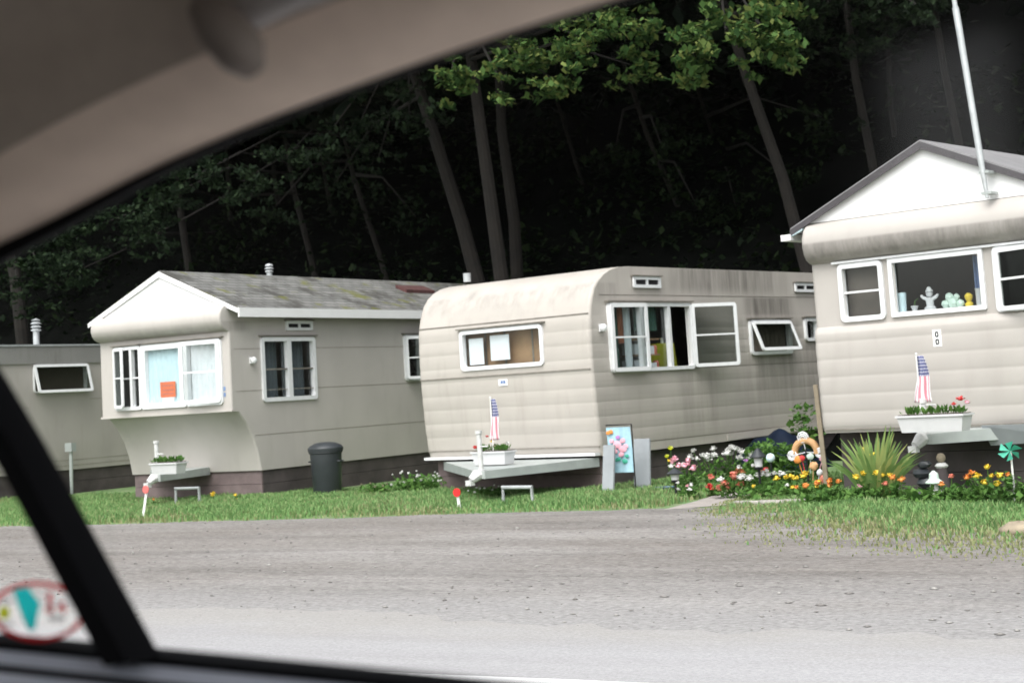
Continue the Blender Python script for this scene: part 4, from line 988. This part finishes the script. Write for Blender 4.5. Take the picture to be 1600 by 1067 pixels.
flower('dandelion', 376, 785, 'yellow flower right of the largest one before the taupe trailer', 40, .10, .10, [(0,.12,.04,'yellow'),(.01,.06,.035,'yellow')])
flower('dandelion', 244, 790, 'small dim yellow flower beside the leaning marker', 40, .08, .08, [(0,.10,.03,'orange_petal')])
flower('daisy_clump', 655, 772, 'white dotted weedy clump by the left corner of the rounded trailer', 420, .42, .30, many(22, .42, .14, .34, .02, .035, ['white_petal']), 'weeds', ls=.08)
flower('daisy_clump', 765, 778, 'faint grey white weeds under the rounded trailer drawbar', 160, .35, .16, many(9, .32, .08, .18, .015, .03, ['white_petal']), 'weeds', ls=.06)
flower('weed_clump', 590, 774, 'reddish brown weedy clump between trash can and white daisies', 260, .32, .20, many(5, .28, .12, .2, .02, .03, ['timber']), 'weeds', ls=.07)
flower('sunflower_stalk', 1053, 762, 'thin yellowish stalk rising behind the first lantern', 26, .05, .5, [(0,.52,.05,'lime'),(-.03,.42,.045,'lime'),(.02,.36,.04,'yellow')], 'plant')
flower('tomato_plant', 1600, 790, 'dark leafy plant under the green pinwheel', 160, .22, .34, [], 'plant', ls=.08)

# stone edging, rock
ed = [(1168,790),(1205,789),(1245,787.5),(1285,787),(1325,786),(1365,786),(1405,786)]
for k, (x, y) in enumerate(ed):
    lab = ['stone edging block next to the path', 'stone edging block, second from the path', 'stone edging block below the yellow flowers', 'stone edging block below the orange yellow flowers', 'stone edging block left of the sword leaved plant', 'stone edging block below the sword leaved plant', 'last stone edging block before the lawn'][k]
    m_ = MB(); m_.box(-.16,.16,-.06,.06,-.03,.055); o = m_.build('edging_stone', M['stone'], None, 0); o.location = G(x, y); o.rotation_euler = (0,0,R_(-.1,.1)-.02); tag(o, lab, 'edging', 'stones along the bed')
    bv = o.modifiers.new('soft', 'BEVEL'); bv.width = .02; bv.segments = 2
m_ = MB(); m_.ball((0,0,.03), .12, 14, sq=(1.4,1,.6), jit=.22); o = m_.build('rock', M['timber'], None, 60); o.location = G(1594, 834); tag(o, 'flat grey brown rock on the lawn at the right edge', 'rock')

# antenna mast at the right trailer
pa = on_plane(O3, TH3, -W3+2.29, -.19, 3.07); 
ms = thing('antenna_mast', 'tall leaning white metal mast fixed to the right hand gable', 'mast', pa, -TH3)
m_ = MB(); m_.tube([(.004,0,0),(-.03,0,.42),(-.13,0,1.75),(-.155,0,2.05)], [.018,.034,.036,.036], 12); m_.tube([(-.155,0,2.05),(-.30,0,4.0)], .026, 12); m_.build('pole', M['alu'], ms)
m_ = MB()
for z in (.04, .26): m_.box(-.05-.02*z,.06-.02*z,-.02,.15,z,z+.025)
m_.build('bracket', M['grey_metal'], ms, 0)

# ------------------------------------------------------------------ lawn
def inside_house(x, y):
    for P_, th, w_, l_ in ((P1,TH1,W1,L1),(P2,TH2,W2,L2),(O3,TH3,W3,L3),(P0,TH0,W0,L0)):
        dx, dy = x-P_.x, y-P_.y; u_ = dx*cos(th)-dy*sin(th); v_ = dx*sin(th)+dy*cos(th)
        if -w_-.02 < u_ < .02 and .1 < v_ < l_: return True
    return False
def blades(name, pts, hts, mat, width=.0085):
    n = len(pts); a = rng.uniform(0, 2*pi, n); ln = rng.uniform(.1, .7, n)
    w_ = width*rng.uniform(.7, 1.4, n); px = np.stack([-np.sin(a)*w_, np.cos(a)*w_], 1)
    d = np.stack([np.cos(a), np.sin(a)], 1)*(ln*hts)[:,None]
    base = np.c_[pts, np.full(n, -.005)]
    A = base + np.c_[px, np.zeros(n)]; B = base - np.c_[px, np.zeros(n)]
    mid = np.c_[pts + d*.35, hts*.6]; C1 = mid + np.c_[px*.75, np.zeros(n)]; D1 = mid - np.c_[px*.75, np.zeros(n)]
    tip = np.c_[pts + d, hts*.95]
    V = np.stack([A, B, D1, C1, tip], 1).reshape(-1, 3); k = np.arange(n)*5
    FA = np.concatenate([np.stack([k, k+1, k+2], 1), np.stack([k, k+2, k+3], 1), np.stack([k+3, k+2, k+4], 1)])
    return tag(np_mesh(name, V, FA, mat), kind='stuff')
def scatter(n, x0, x1, y0f, y1f):
    x = rng.uniform(x0, x1, n); lo = np.array([y0f(q) for q in x]); hi = np.array([y1f(q) for q in x]); return x, lo + (hi-lo)*rng.random(n)
def vnoise(x, y): return .5+.25*np.sin(1.9*x+.7*y)+.15*np.sin(4.3*x-2.1*y+1)+.1*np.sin(9.7*x+6.1*y)
x, y = scatter(150000, -25, -6.6, lambda q: grass_edge(q)-.05, lambda q: 20.6)
keep = np.array([not inside_house(a_, b_) for a_, b_ in zip(x, y)]); x, y = x[keep], y[keep]
e = np.array([y_-grass_edge(x_) for x_, y_ in zip(x, y)])
keep = rng.random(len(x)) < np.clip(.12+e*1.5*vnoise(x*1.3, y*2)*1.6, 0, 1); x, y, e = x[keep], y[keep], e[keep]
inpath = np.array([(-7.75 < a_ < -6.9 and 16.1 < b_ < 18.3) for a_, b_ in zip(x, y)]); x, y, e = x[~inpath], y[~inpath], e[~inpath]
h = (.04+.06*vnoise(x, y)*np.clip(e*1.5+.3, 0, 1.2))*rng.uniform(.6, 1.3, len(x))
dry = rng.random(len(x)) < np.clip(.12 + 1.1*(vnoise(x*.8+3, y*1.7)-.5) + .4*np.exp(-e*2.5), .04, .85)
blades('lawn_grass', np.c_[x, y][~dry], h[~dry], M['grass']); blades('dry_grass', np.c_[x, y][dry], h[dry]*.8, M['drygrass'])
x, y = scatter(170000, -7.2, 1.5, lambda q: grass_edge(q)-.7, lambda q: 18.2)
keep = np.array([not inside_house(a_, b_) for a_, b_ in zip(x, y)]); x, y = x[keep], y[keep]
e = np.array([y_-grass_edge(x_) for x_, y_ in zip(x, y)])
keep = rng.random(len(x)) < np.clip((e+.7)*.16*(vnoise(x*.7, y*1.3)*2.0), 0.0, 1); x, y, e = x[keep], y[keep], e[keep]
h = (.03+.07*vnoise(x, y)*np.clip(e*.4+.25, .05, 1.1))*rng.uniform(.6, 1.3, len(x))
dry = rng.random(len(x)) > np.clip((e-.5)/2.2*(.5+vnoise(x*.9, y*1.4)), .06, .9)
blades('lawn_grass', np.c_[x, y][~dry], h[~dry], M['grass']); blades('dry_grass', np.c_[x, y][dry], h[dry]*.7, M['drygrass'])
# pebbles
n = 2200; x = rng.uniform(-19, 1, n); y = 8.3+8*rng.random(n)**1.1
keep = np.array([b_ < grass_edge(a_)-.1 for a_, b_ in zip(x, y)]); x, y = x[keep], y[keep]; n = len(x)
oct_ = np.array([(1,0,0),(0,1,0),(-1,0,0),(0,-1,0),(0,0,.8),(0,0,-.5)]); r = .006+.018*rng.random(n)**5
sx = rng.uniform(.8, 1.8, n)
V = (oct_[None]*np.stack([r*sx, r, r*.7], 1)[:,None,:] + np.stack([x, y, np.full(n, .008)], 1)[:,None,:]).reshape(-1,3); k = np.arange(n)*6
FA = np.concatenate([np.stack([k+a_, k+b_, k+c_], 1) for a_, b_, c_ in ((0,1,4),(1,2,4),(2,3,4),(3,0,4),(1,0,5),(2,1,5),(3,2,5),(0,3,5))])
tag(np_mesh('pebbles', V, FA, M['pebble']), kind='stuff')

# ------------------------------------------------------------------ woods
def px_path(pts, Y):
    return [AT(x, y, Y) for x, y in pts]
def tree(label, top, bot, Y, wpx, sprays=(), crown_n=26, crown_r=4.2, zc=11.0, leafmat='leaf_dark', spraymat='leaf_lit', name='tree', group='trees of the dark wood behind the trailers'):
    a, c = AT(*top, Y), AT(*bot, Y); d = (a-c); d /= d.z
    base = c - d*c.z; o = thing(name, label, 'tree', base, 0, group)
    depth = (c-CAM).dot(cf); r = wpx/F*depth/2
    H = 15.5; pt = lambda z: Vector((d.x*z, d.y*z, z))
    m_ = MB(); zz = [-.5, .0, .35, 1.5, 3, 5, 7, 9, 11, 13, H]
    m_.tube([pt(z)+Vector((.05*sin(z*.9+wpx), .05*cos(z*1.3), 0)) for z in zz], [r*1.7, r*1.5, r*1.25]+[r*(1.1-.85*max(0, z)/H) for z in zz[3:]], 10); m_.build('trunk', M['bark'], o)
    lm_ = MB(); cl = []
    for k in range(crown_n):
        an = k*2.4; rr = crown_r*sqrt((k+.5)/crown_n); z = zc + random.uniform(-2.6, 3.4) + .35*(crown_r-rr)
        q = pt(z) + Vector((rr*cos(an), rr*sin(an), 0)); cl.append(blob(q, 1.35, 1.35, .95, 125, .2))
        if k % 5 == 0 and z > 10: lm_.tube([pt(max(8.0, z-2.0)), (pt(z-1)+q)/2, q], [r*.3, r*.2, .03], 6)
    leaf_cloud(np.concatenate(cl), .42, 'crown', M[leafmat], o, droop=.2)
    if sprays:
        sc_ = []
        for (x, y, rx, ry, Ys, n) in sprays:
            q = AT(x, y, Ys)-base; dd = (AT(x, y, Ys)-CAM).dot(cf)/F
            for kk in range(13):       # several twigs of leaves per spray, uneven outline
                off = rng.normal(0, .56, 3); cc = q + Vector((off[0]*rx*dd, off[1]*.35, off[2]*ry*dd))
                sc_.append(blob(cc, rx*dd*.30, .4, ry*dd*.22, n//13, .05))
            lm_.tube([pt(q.z+1.5), (pt(q.z+1.8)+q)/2+Vector((0,0,.35)), q+Vector((0,0,.1))], [.05, .03, .01], 6)
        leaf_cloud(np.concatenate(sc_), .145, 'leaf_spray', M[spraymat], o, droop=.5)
    lm_.build('limb', M['bark'], o)
    return o
tree('thick trunk leaning left, left of three together behind the rounded trailer roof', (655,140), (745,430), 29, 27, [(620,150,60,34,27,300),(560,205,60,34,28,300),(500,235,60,34,29,300),(640,190,50,40,27,260),(590,260,60,40,30,220),(520,300,50,40,31,180)], spraymat='leaf_mid')
tree('thick trunk in the middle of the three behind the rounded trailer roof', (740,130), (785,430), 28, 26, [(705,128,32,36,25,420),(838,98,55,36,25,560),(905,66,65,38,24.6,600),(948,48,40,30,25,300),(868,135,44,20,25,300),(785,140,26,26,25,200),(800,85,40,25,25.4,260)])
tree('rightmost of the three close trunks behind the rounded trailer roof', (785,160), (806,430), 29.5, 23, [(985,110,36,26,25.5,260),(1045,62,55,50,25,460),(960,20,60,30,26,300)], spraymat='leaf_lit')
tree('tall bare trunk leaning left just left of the white gable on the right', (1165,110), (1240,350), 28, 22, [(1085,105,44,46,25,480),(1135,65,50,46,24.6,560),(1185,48,55,44,24.6,560),(1215,85,44,26,25,260),(1190,20,80,30,26,400)])
tree('dim trunk rising behind the ridge of the right hand gable', (1330,60), (1362,240), 30, 18, [(1290,45,66,42,27,560),(1370,28,66,32,27,460),(1330,75,40,16,27.4,200),(1440,22,30,18,26,200),(1420,5,70,18,27,300)], spraymat='leaf_mid')
tree('thin faint trunk right of the dim one behind the right hand gable', (1385,40), (1402,230), 34, 11)
tree('thin leaning trunk behind the middle of the rounded trailer roof', (985,130), (1050,300), 33, 11, [(1040,250,60,44,30,260),(1090,330,70,50,31,300),(960,250,50,40,31,200)], spraymat='leaf_under')
tree('very thin sapling trunk above the rounded trailer side vents', (910,290), (945,412), 35, 9)
tree('thin trunk left of the thick leaning one, above the taupe roof', (555,270), (600,430), 33, 11, [(650,345,60,44,32,260),(380,290,50,40,27,380),(440,260,60,36,28,380),(430,330,50,34,30,240),(330,270,50,36,27.5,320)], spraymat='leaf_mid')
tree('thin trunk leaning above the taupe roof right of its vent pipe', (472,340), (492,430), 33, 12, [(290,290,60,46,26,520),(250,320,50,40,26,420),(230,380,60,30,28,300)], spraymat='leaf_mid')
tree('faint trunk directly behind the taupe roof vent pipe', (440,330), (456,420), 36, 11)
tree('faint trunk behind the left slope of the taupe trailer gable', (358,290), (370,410), 35, 12, [(205,335,76,46,26,620),(150,360,60,44,26,480),(120,430,50,26,28,260)], spraymat='leaf_mid')
tree('broad dim trunk near the left edge above the low grey trailer', (18,400), (36,540), 28, 24, [(105,392,66,46,25.4,820),(60,420,50,36,25.8,460),(30,470,40,30,27,240)], spraymat='leaf_mid')
tree('slim dim trunk between low grey trailer and taupe gable', (282,330), (292,420), 32, 15)
tree('faint slanting trunk in the gap right of the rounded trailer roof', (1110,200), (1150,330), 36, 9, [(1150,330,70,50,32,300),(1230,280,70,50,31,300),(1280,190,60,50,30,260)], spraymat='leaf_under')
tree('broad shadowy trunk behind the mast at the right edge', (1470,60), (1500,250), 31, 16)
tree('thin slanting trunk halfway between roof pipe and leaning trunk', (515,300), (540,430), 36, 10)
# closed canopy and undergrowth up the hill: nobody could count it
cl = []
for k in range(330):
    x = random.uniform(-75, 40); y = random.uniform(27, 62); gz = max(0, y-26)**1.08*.62; cl.append(blob((x, y, max(gz+4.5, 9.5)+random.uniform(-1, 3.5)), 3.0, 3.0, 1.1, 75, .1))
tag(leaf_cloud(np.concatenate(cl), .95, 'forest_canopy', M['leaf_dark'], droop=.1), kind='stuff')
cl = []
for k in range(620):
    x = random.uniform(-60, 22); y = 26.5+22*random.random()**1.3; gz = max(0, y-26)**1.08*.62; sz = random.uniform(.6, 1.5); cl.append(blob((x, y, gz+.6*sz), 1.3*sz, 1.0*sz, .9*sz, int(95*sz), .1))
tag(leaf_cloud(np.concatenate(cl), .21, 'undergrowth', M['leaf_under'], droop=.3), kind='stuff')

# ------------------------------------------------------------------ the car the picture is taken from
CY = .90
car = thing('car', 'blurred car interior with beige roof trim, black window divider and oval sticker', 'car', (-.4, .2, 0))
def cbuild(mb, name, mat, smooth=50, parent=None):
    o = mb.build(name, mat, parent or car, smooth)
    if parent is None: o.location = -Vector(car.location)
    return o
rim_px = [(-420,640),(-260,530),(-100,430),(0,383),(88,343),(219,273),(306,234),(437,179),(569,131),(700,83),(960,0),(1200,-70),(1500,-140),(1900,-205)]
rim = [AT(x, y, CY) for x, y in rim_px]
rim = [(q.x, q.z) for q in rim]
# smooth the curve a little
fine = []
for (xa, za), (xb, zb) in zip(rim, rim[1:]):
    for k in range(4): fine.append((xa+(xb-xa)*k/4, za+(zb-za)*k/4))
fine.append(rim[-1])
for it in range(6): fine = [fine[0]]+[((a_[0]+2*b_[0]+c_[0])/4, (a_[1]+2*b_[1]+c_[1])/4) for a_, b_, c_ in zip(fine, fine[1:], fine[2:])]+[fine[-1]]
def sweep(sec, pts, mb, m=0):
    rows = []
    for i, (x, z) in enumerate(pts):
        xa, za = pts[max(0, i-1)]; xb, zb = pts[min(len(pts)-1, i+1)]; l = sqrt((xb-xa)**2+(zb-za)**2); nx_, nz_ = -(zb-za)/l, (xb-xa)/l
        rows.append([mb.pt((x+nx_*n, y, z+nz_*n)) for n, y in sec])
    for r1, r2 in zip(rows, rows[1:]):
        for k in range(len(sec)-1): mb.idx([r1[k], r2[k], r2[k+1], r1[k+1]], m)
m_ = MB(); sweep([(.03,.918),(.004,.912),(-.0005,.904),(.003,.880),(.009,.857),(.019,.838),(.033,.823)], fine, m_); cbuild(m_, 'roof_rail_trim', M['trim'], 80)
m_ = MB(); sweep([(.0333,.8235),(.052,.811),(.075,.802),(.105,.785),(.132,.745),(.150,.69)], fine, m_); cbuild(m_, 'roof_trim_shaded', M['trim_shaded'], 80)  # upper band of the trim, its shade carried by the darker colour
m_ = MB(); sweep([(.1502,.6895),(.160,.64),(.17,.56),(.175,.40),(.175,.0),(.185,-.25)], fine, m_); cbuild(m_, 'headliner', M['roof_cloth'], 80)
m_ = MB(); sweep([(.03,.9455),(.07,.94),(.14,.86),(.20,.72),(.215,.4),(.215,-.25)], fine, m_); cbuild(m_, 'roof_panel', M['dash'], 80)
# rubber seal, thicker towards the rear
m_ = MB()
lft = list(fine)
rows = []
for i, (x, z) in enumerate(lft):
    w_ = .0012+.011*min(1, max(0, (-.67-x)/.34))**1.2
    rows.append([m_.pt((x+.3*n, y, z-n)) for n, y in ((-.001,.899),(-.001,.908),(w_,.908),(w_,.899))])
for r1, r2 in zip(rows, rows[1:]):
    for k in range(4): m_.idx([r1[k], r1[(k+1)%4], r2[(k+1)%4], r2[k]])
cbuild(m_, 'window_seal', M['rubber'])
# divider bar
Lp = [AT(x, y, CY) for x, y in ((-330,300),(-150,520),(0,724),(82,880),(162,1032))]; Rp = [AT(x, y, CY) for x, y in ((-160,300),(-75,470),(0,592),(64,700),(150,860),(243,1030))]
def lerp_path(P_, t):
    t = t*(len(P_)-1); i = min(int(t), len(P_)-2); return P_[i].lerp(P_[i+1], t-i)
m_ = MB(); rows = []
for k in range(13):
    a, c = lerp_path(Lp, k/12), lerp_path(Rp, k/12); rows.append([m_.pt((a.x, .907, a.z)), m_.pt((c.x, .907, c.z)), m_.pt((c.x, .897, c.z)), m_.pt((c.x-.008, .880, c.z)), m_.pt((a.x+.020, .880, a.z)), m_.pt((a.x+.008, .893, a.z))])
for r1, r2 in zip(rows, rows[1:]):
    for k in range(6): m_.idx([r1[k], r1[(k+1)%6], r2[(k+1)%6], r2[k]])
cbuild(m_, 'window_divider', M['rubber'], 30)
# sill: seal, grey strip, groove and door top
s0, s1 = AT(0, 1002, CY), AT(560, 1056, CY); ks = (s1.z-s0.z)/(s1.x-s0.x); SZ = lambda x: s0.z + ks*(x-s0.x)
def rail(name, mat, sec):
    mm = MB(); rows = []
    for x in (-1.5, -1.1, -.8, -.5, -.2, .2, .8):
        rows.append([mm.pt((x, y, SZ(x)+n)) for n, y in sec])
    for r1, r2 in zip(rows, rows[1:]):
        for k in range(len(sec)): mm.idx([r1[k], r2[k], r2[(k+1)%len(sec)], r1[(k+1)%len(sec)]])
    cbuild(mm, name, mat, 30)
rail('sill_seal', M['rubber'], [(0,.90),(0,.93),(-.03,.93),(-.006,.90)])
rail('sill_trim', M['sill_grey'], [(-.0065,.897),(-.0065,.91),(-.03,.91),(-.014,.888),(-.012,.890)])
rail('sill_groove', M['rubber'], [(-.0145,.888),(-.0145,.90),(-.03,.90),(-.019,.884)])
rail('door_panel', M['sill_grey'], [(-.0195,.883),(-.0195,.90),(-.60,.90),(-.60,.83),(-.05,.86),(-.024,.874)])
# glass
m_ = MB(); top = [q for q in fine if q[0] > -1.06]
def glass_poly(mb, fn_lo, lst):
    for (xa, za), (xb, zb) in zip(lst, lst[1:]):
        mb.hexa([(xa,.914,fn_lo(xa)),(xb,.914,fn_lo(xb)),(xb,.914,zb+.01),(xa,.914,za+.01)], [(xa,.9175,fn_lo(xa)),(xb,.9175,fn_lo(xb)),(xb,.9175,zb+.01),(xa,.9175,za+.01)])
def divz(x):
    for a, c in zip(Rp, Rp[1:]):
        if a.x <= x <= c.x: return a.z+(c.z-a.z)*(x-a.x)/(c.x-a.x)-.02
    return SZ(x)-.01
gx = [x for x in np.linspace(-1.04, .8, 47)]
rimz = lambda x: next((za+(zb-za)*(x-xa)/(xb-xa) for (xa, za), (xb, zb) in zip(fine, fine[1:]) if xa <= x <= xb), fine[-1][1])
mm = MB(); rows = [[mm.pt((x, y, z)) for y in (.914, .9175) for z in (max(SZ(x)-.01, divz(x)), rimz(x)+.012)] for x in gx]
for r1, r2 in zip(rows, rows[1:]): mm.idx([r1[0], r2[0], r2[1], r1[1]]); mm.idx([r1[2], r1[3], r2[3], r2[2]])
cbuild(mm, 'side_window', M['carglass'], 0)
def divl(x):
    for a, c in zip(Lp, Lp[1:]):
        if a.x <= x <= c.x: return a.z+(c.z-a.z)*(x-a.x)/(c.x-a.x)+.01
    return 1.5
mm = MB(); qx = np.linspace(-1.3, -.895, 20); rows = [[mm.pt((x, y, z)) for y in (.914, .9175) for z in (SZ(x)-.01, max(SZ(x)-.009, min(divl(x), 1.42)))] for x in qx]
for r1, r2 in zip(rows, rows[1:]): mm.idx([r1[0], r2[0], r2[1], r1[1]]); mm.idx([r1[2], r1[3], r2[3], r2[2]])
qg = cbuild(mm, 'quarter_window', M['carglass'], 0)
# oval sticker on the quarter window
def C2(px, py): q = AT(px, py, .911); return (q.x, q.z)
mm = MB()
def flat(pts, m, y=.911):
    f = [mm.pt((x, y, z)) for x, z in pts]; bk = [mm.pt((x, y+.0008, z)) for x, z in pts]; mm.idx(f, m); mm.idx(bk[::-1], m)
    for i in range(len(pts)): mm.idx([f[i], bk[i], bk[(i+1)%len(pts)], f[(i+1)%len(pts)]], m)
n = 48
for k in range(n):
    t0, t1 = 2*pi*k/n, 2*pi*(k+1)/n
    P_ = lambda t, s: C2(58+(74-s)*cos(t)+0*sin(t), 955+(47-s*.85)*sin(t)+4*cos(t)*.3)
    flat([P_(t0,0), P_(t1,0), P_(t1,8), P_(t0,8)], 0)
flat([C2(x, y) for x, y in ((20,920),(44,917),(52,930),(62,942),(58,960),(54,984),(44,984),(36,968),(28,945))], 1)
flat([C2(6+9*cos(t*.6), 957+11*sin(t*.6)) for t in range(10)], 2)
for pts in (((73,926),(79,924),(82,958),(76,958)),((70,950),(80,944),(82,949),(72,957)),((88,950),(94,940),(97,944),(92,955)),((94,942),(98,940),(104,956),(99,957))): flat([C2(*q) for q in pts], 0)
for pts in (((76,962),(100,962),(100,969),(76,969)),((4,972),(22,972),(22,976),(4,976)),((2,938),(16,938),(16,941),(2,941))): flat([C2(*q) for q in pts], 3)
st = mm.build('window_sticker', [M['red_print'], M['teal'], M['lime'], M['grey_print']], qg, 0)
# grab handle above the window
h0, h1 = AT(378, 62, .84), AT(700, -60, .82)
mm = MB(); dv = h1-h0; pts = [h0+Vector((0,.045,.012)), h0+Vector((-.004,.0,.004)), h0+dv*.12+Vector((0,-.035,.0)), h0+dv*.5+Vector((0,-.045,.0)), h0+dv*.9+Vector((0,-.035,0)), h1, h1+Vector((0,.05,.01))]
mm.tube(pts, [.016,.015,.012,.012,.012,.014,.016], 12); cbuild(mm, 'grab_handle', M['roof_cloth'], 80)
mm = MB(); mm.tube([AT(318,18,.79), AT(350,48,.765), AT(380,84,.76), AT(397,108,.77)], [.010,.017,.016,.009], 12); cbuild(mm, 'coat_hook', M['hook'], 80)
# far side of the cabin added dark against reflections, slot placed for a sky veil, floor and back
mm = MB(); mm.box(-2.9,-.74,-.70,-.66,.3,2.2); mm.box(-.54,.9,-.70,-.66,.3,2.2); mm.box(-.74,-.54,-.70,-.66,.3,1.58)
mm.box(-2.9,.9,-.66,.88,.28,.32); mm.box(-2.94,-2.9,-.70,.9,.3,1.3); cbuild(mm, 'cabin_blocker', M['blocker'], 0)
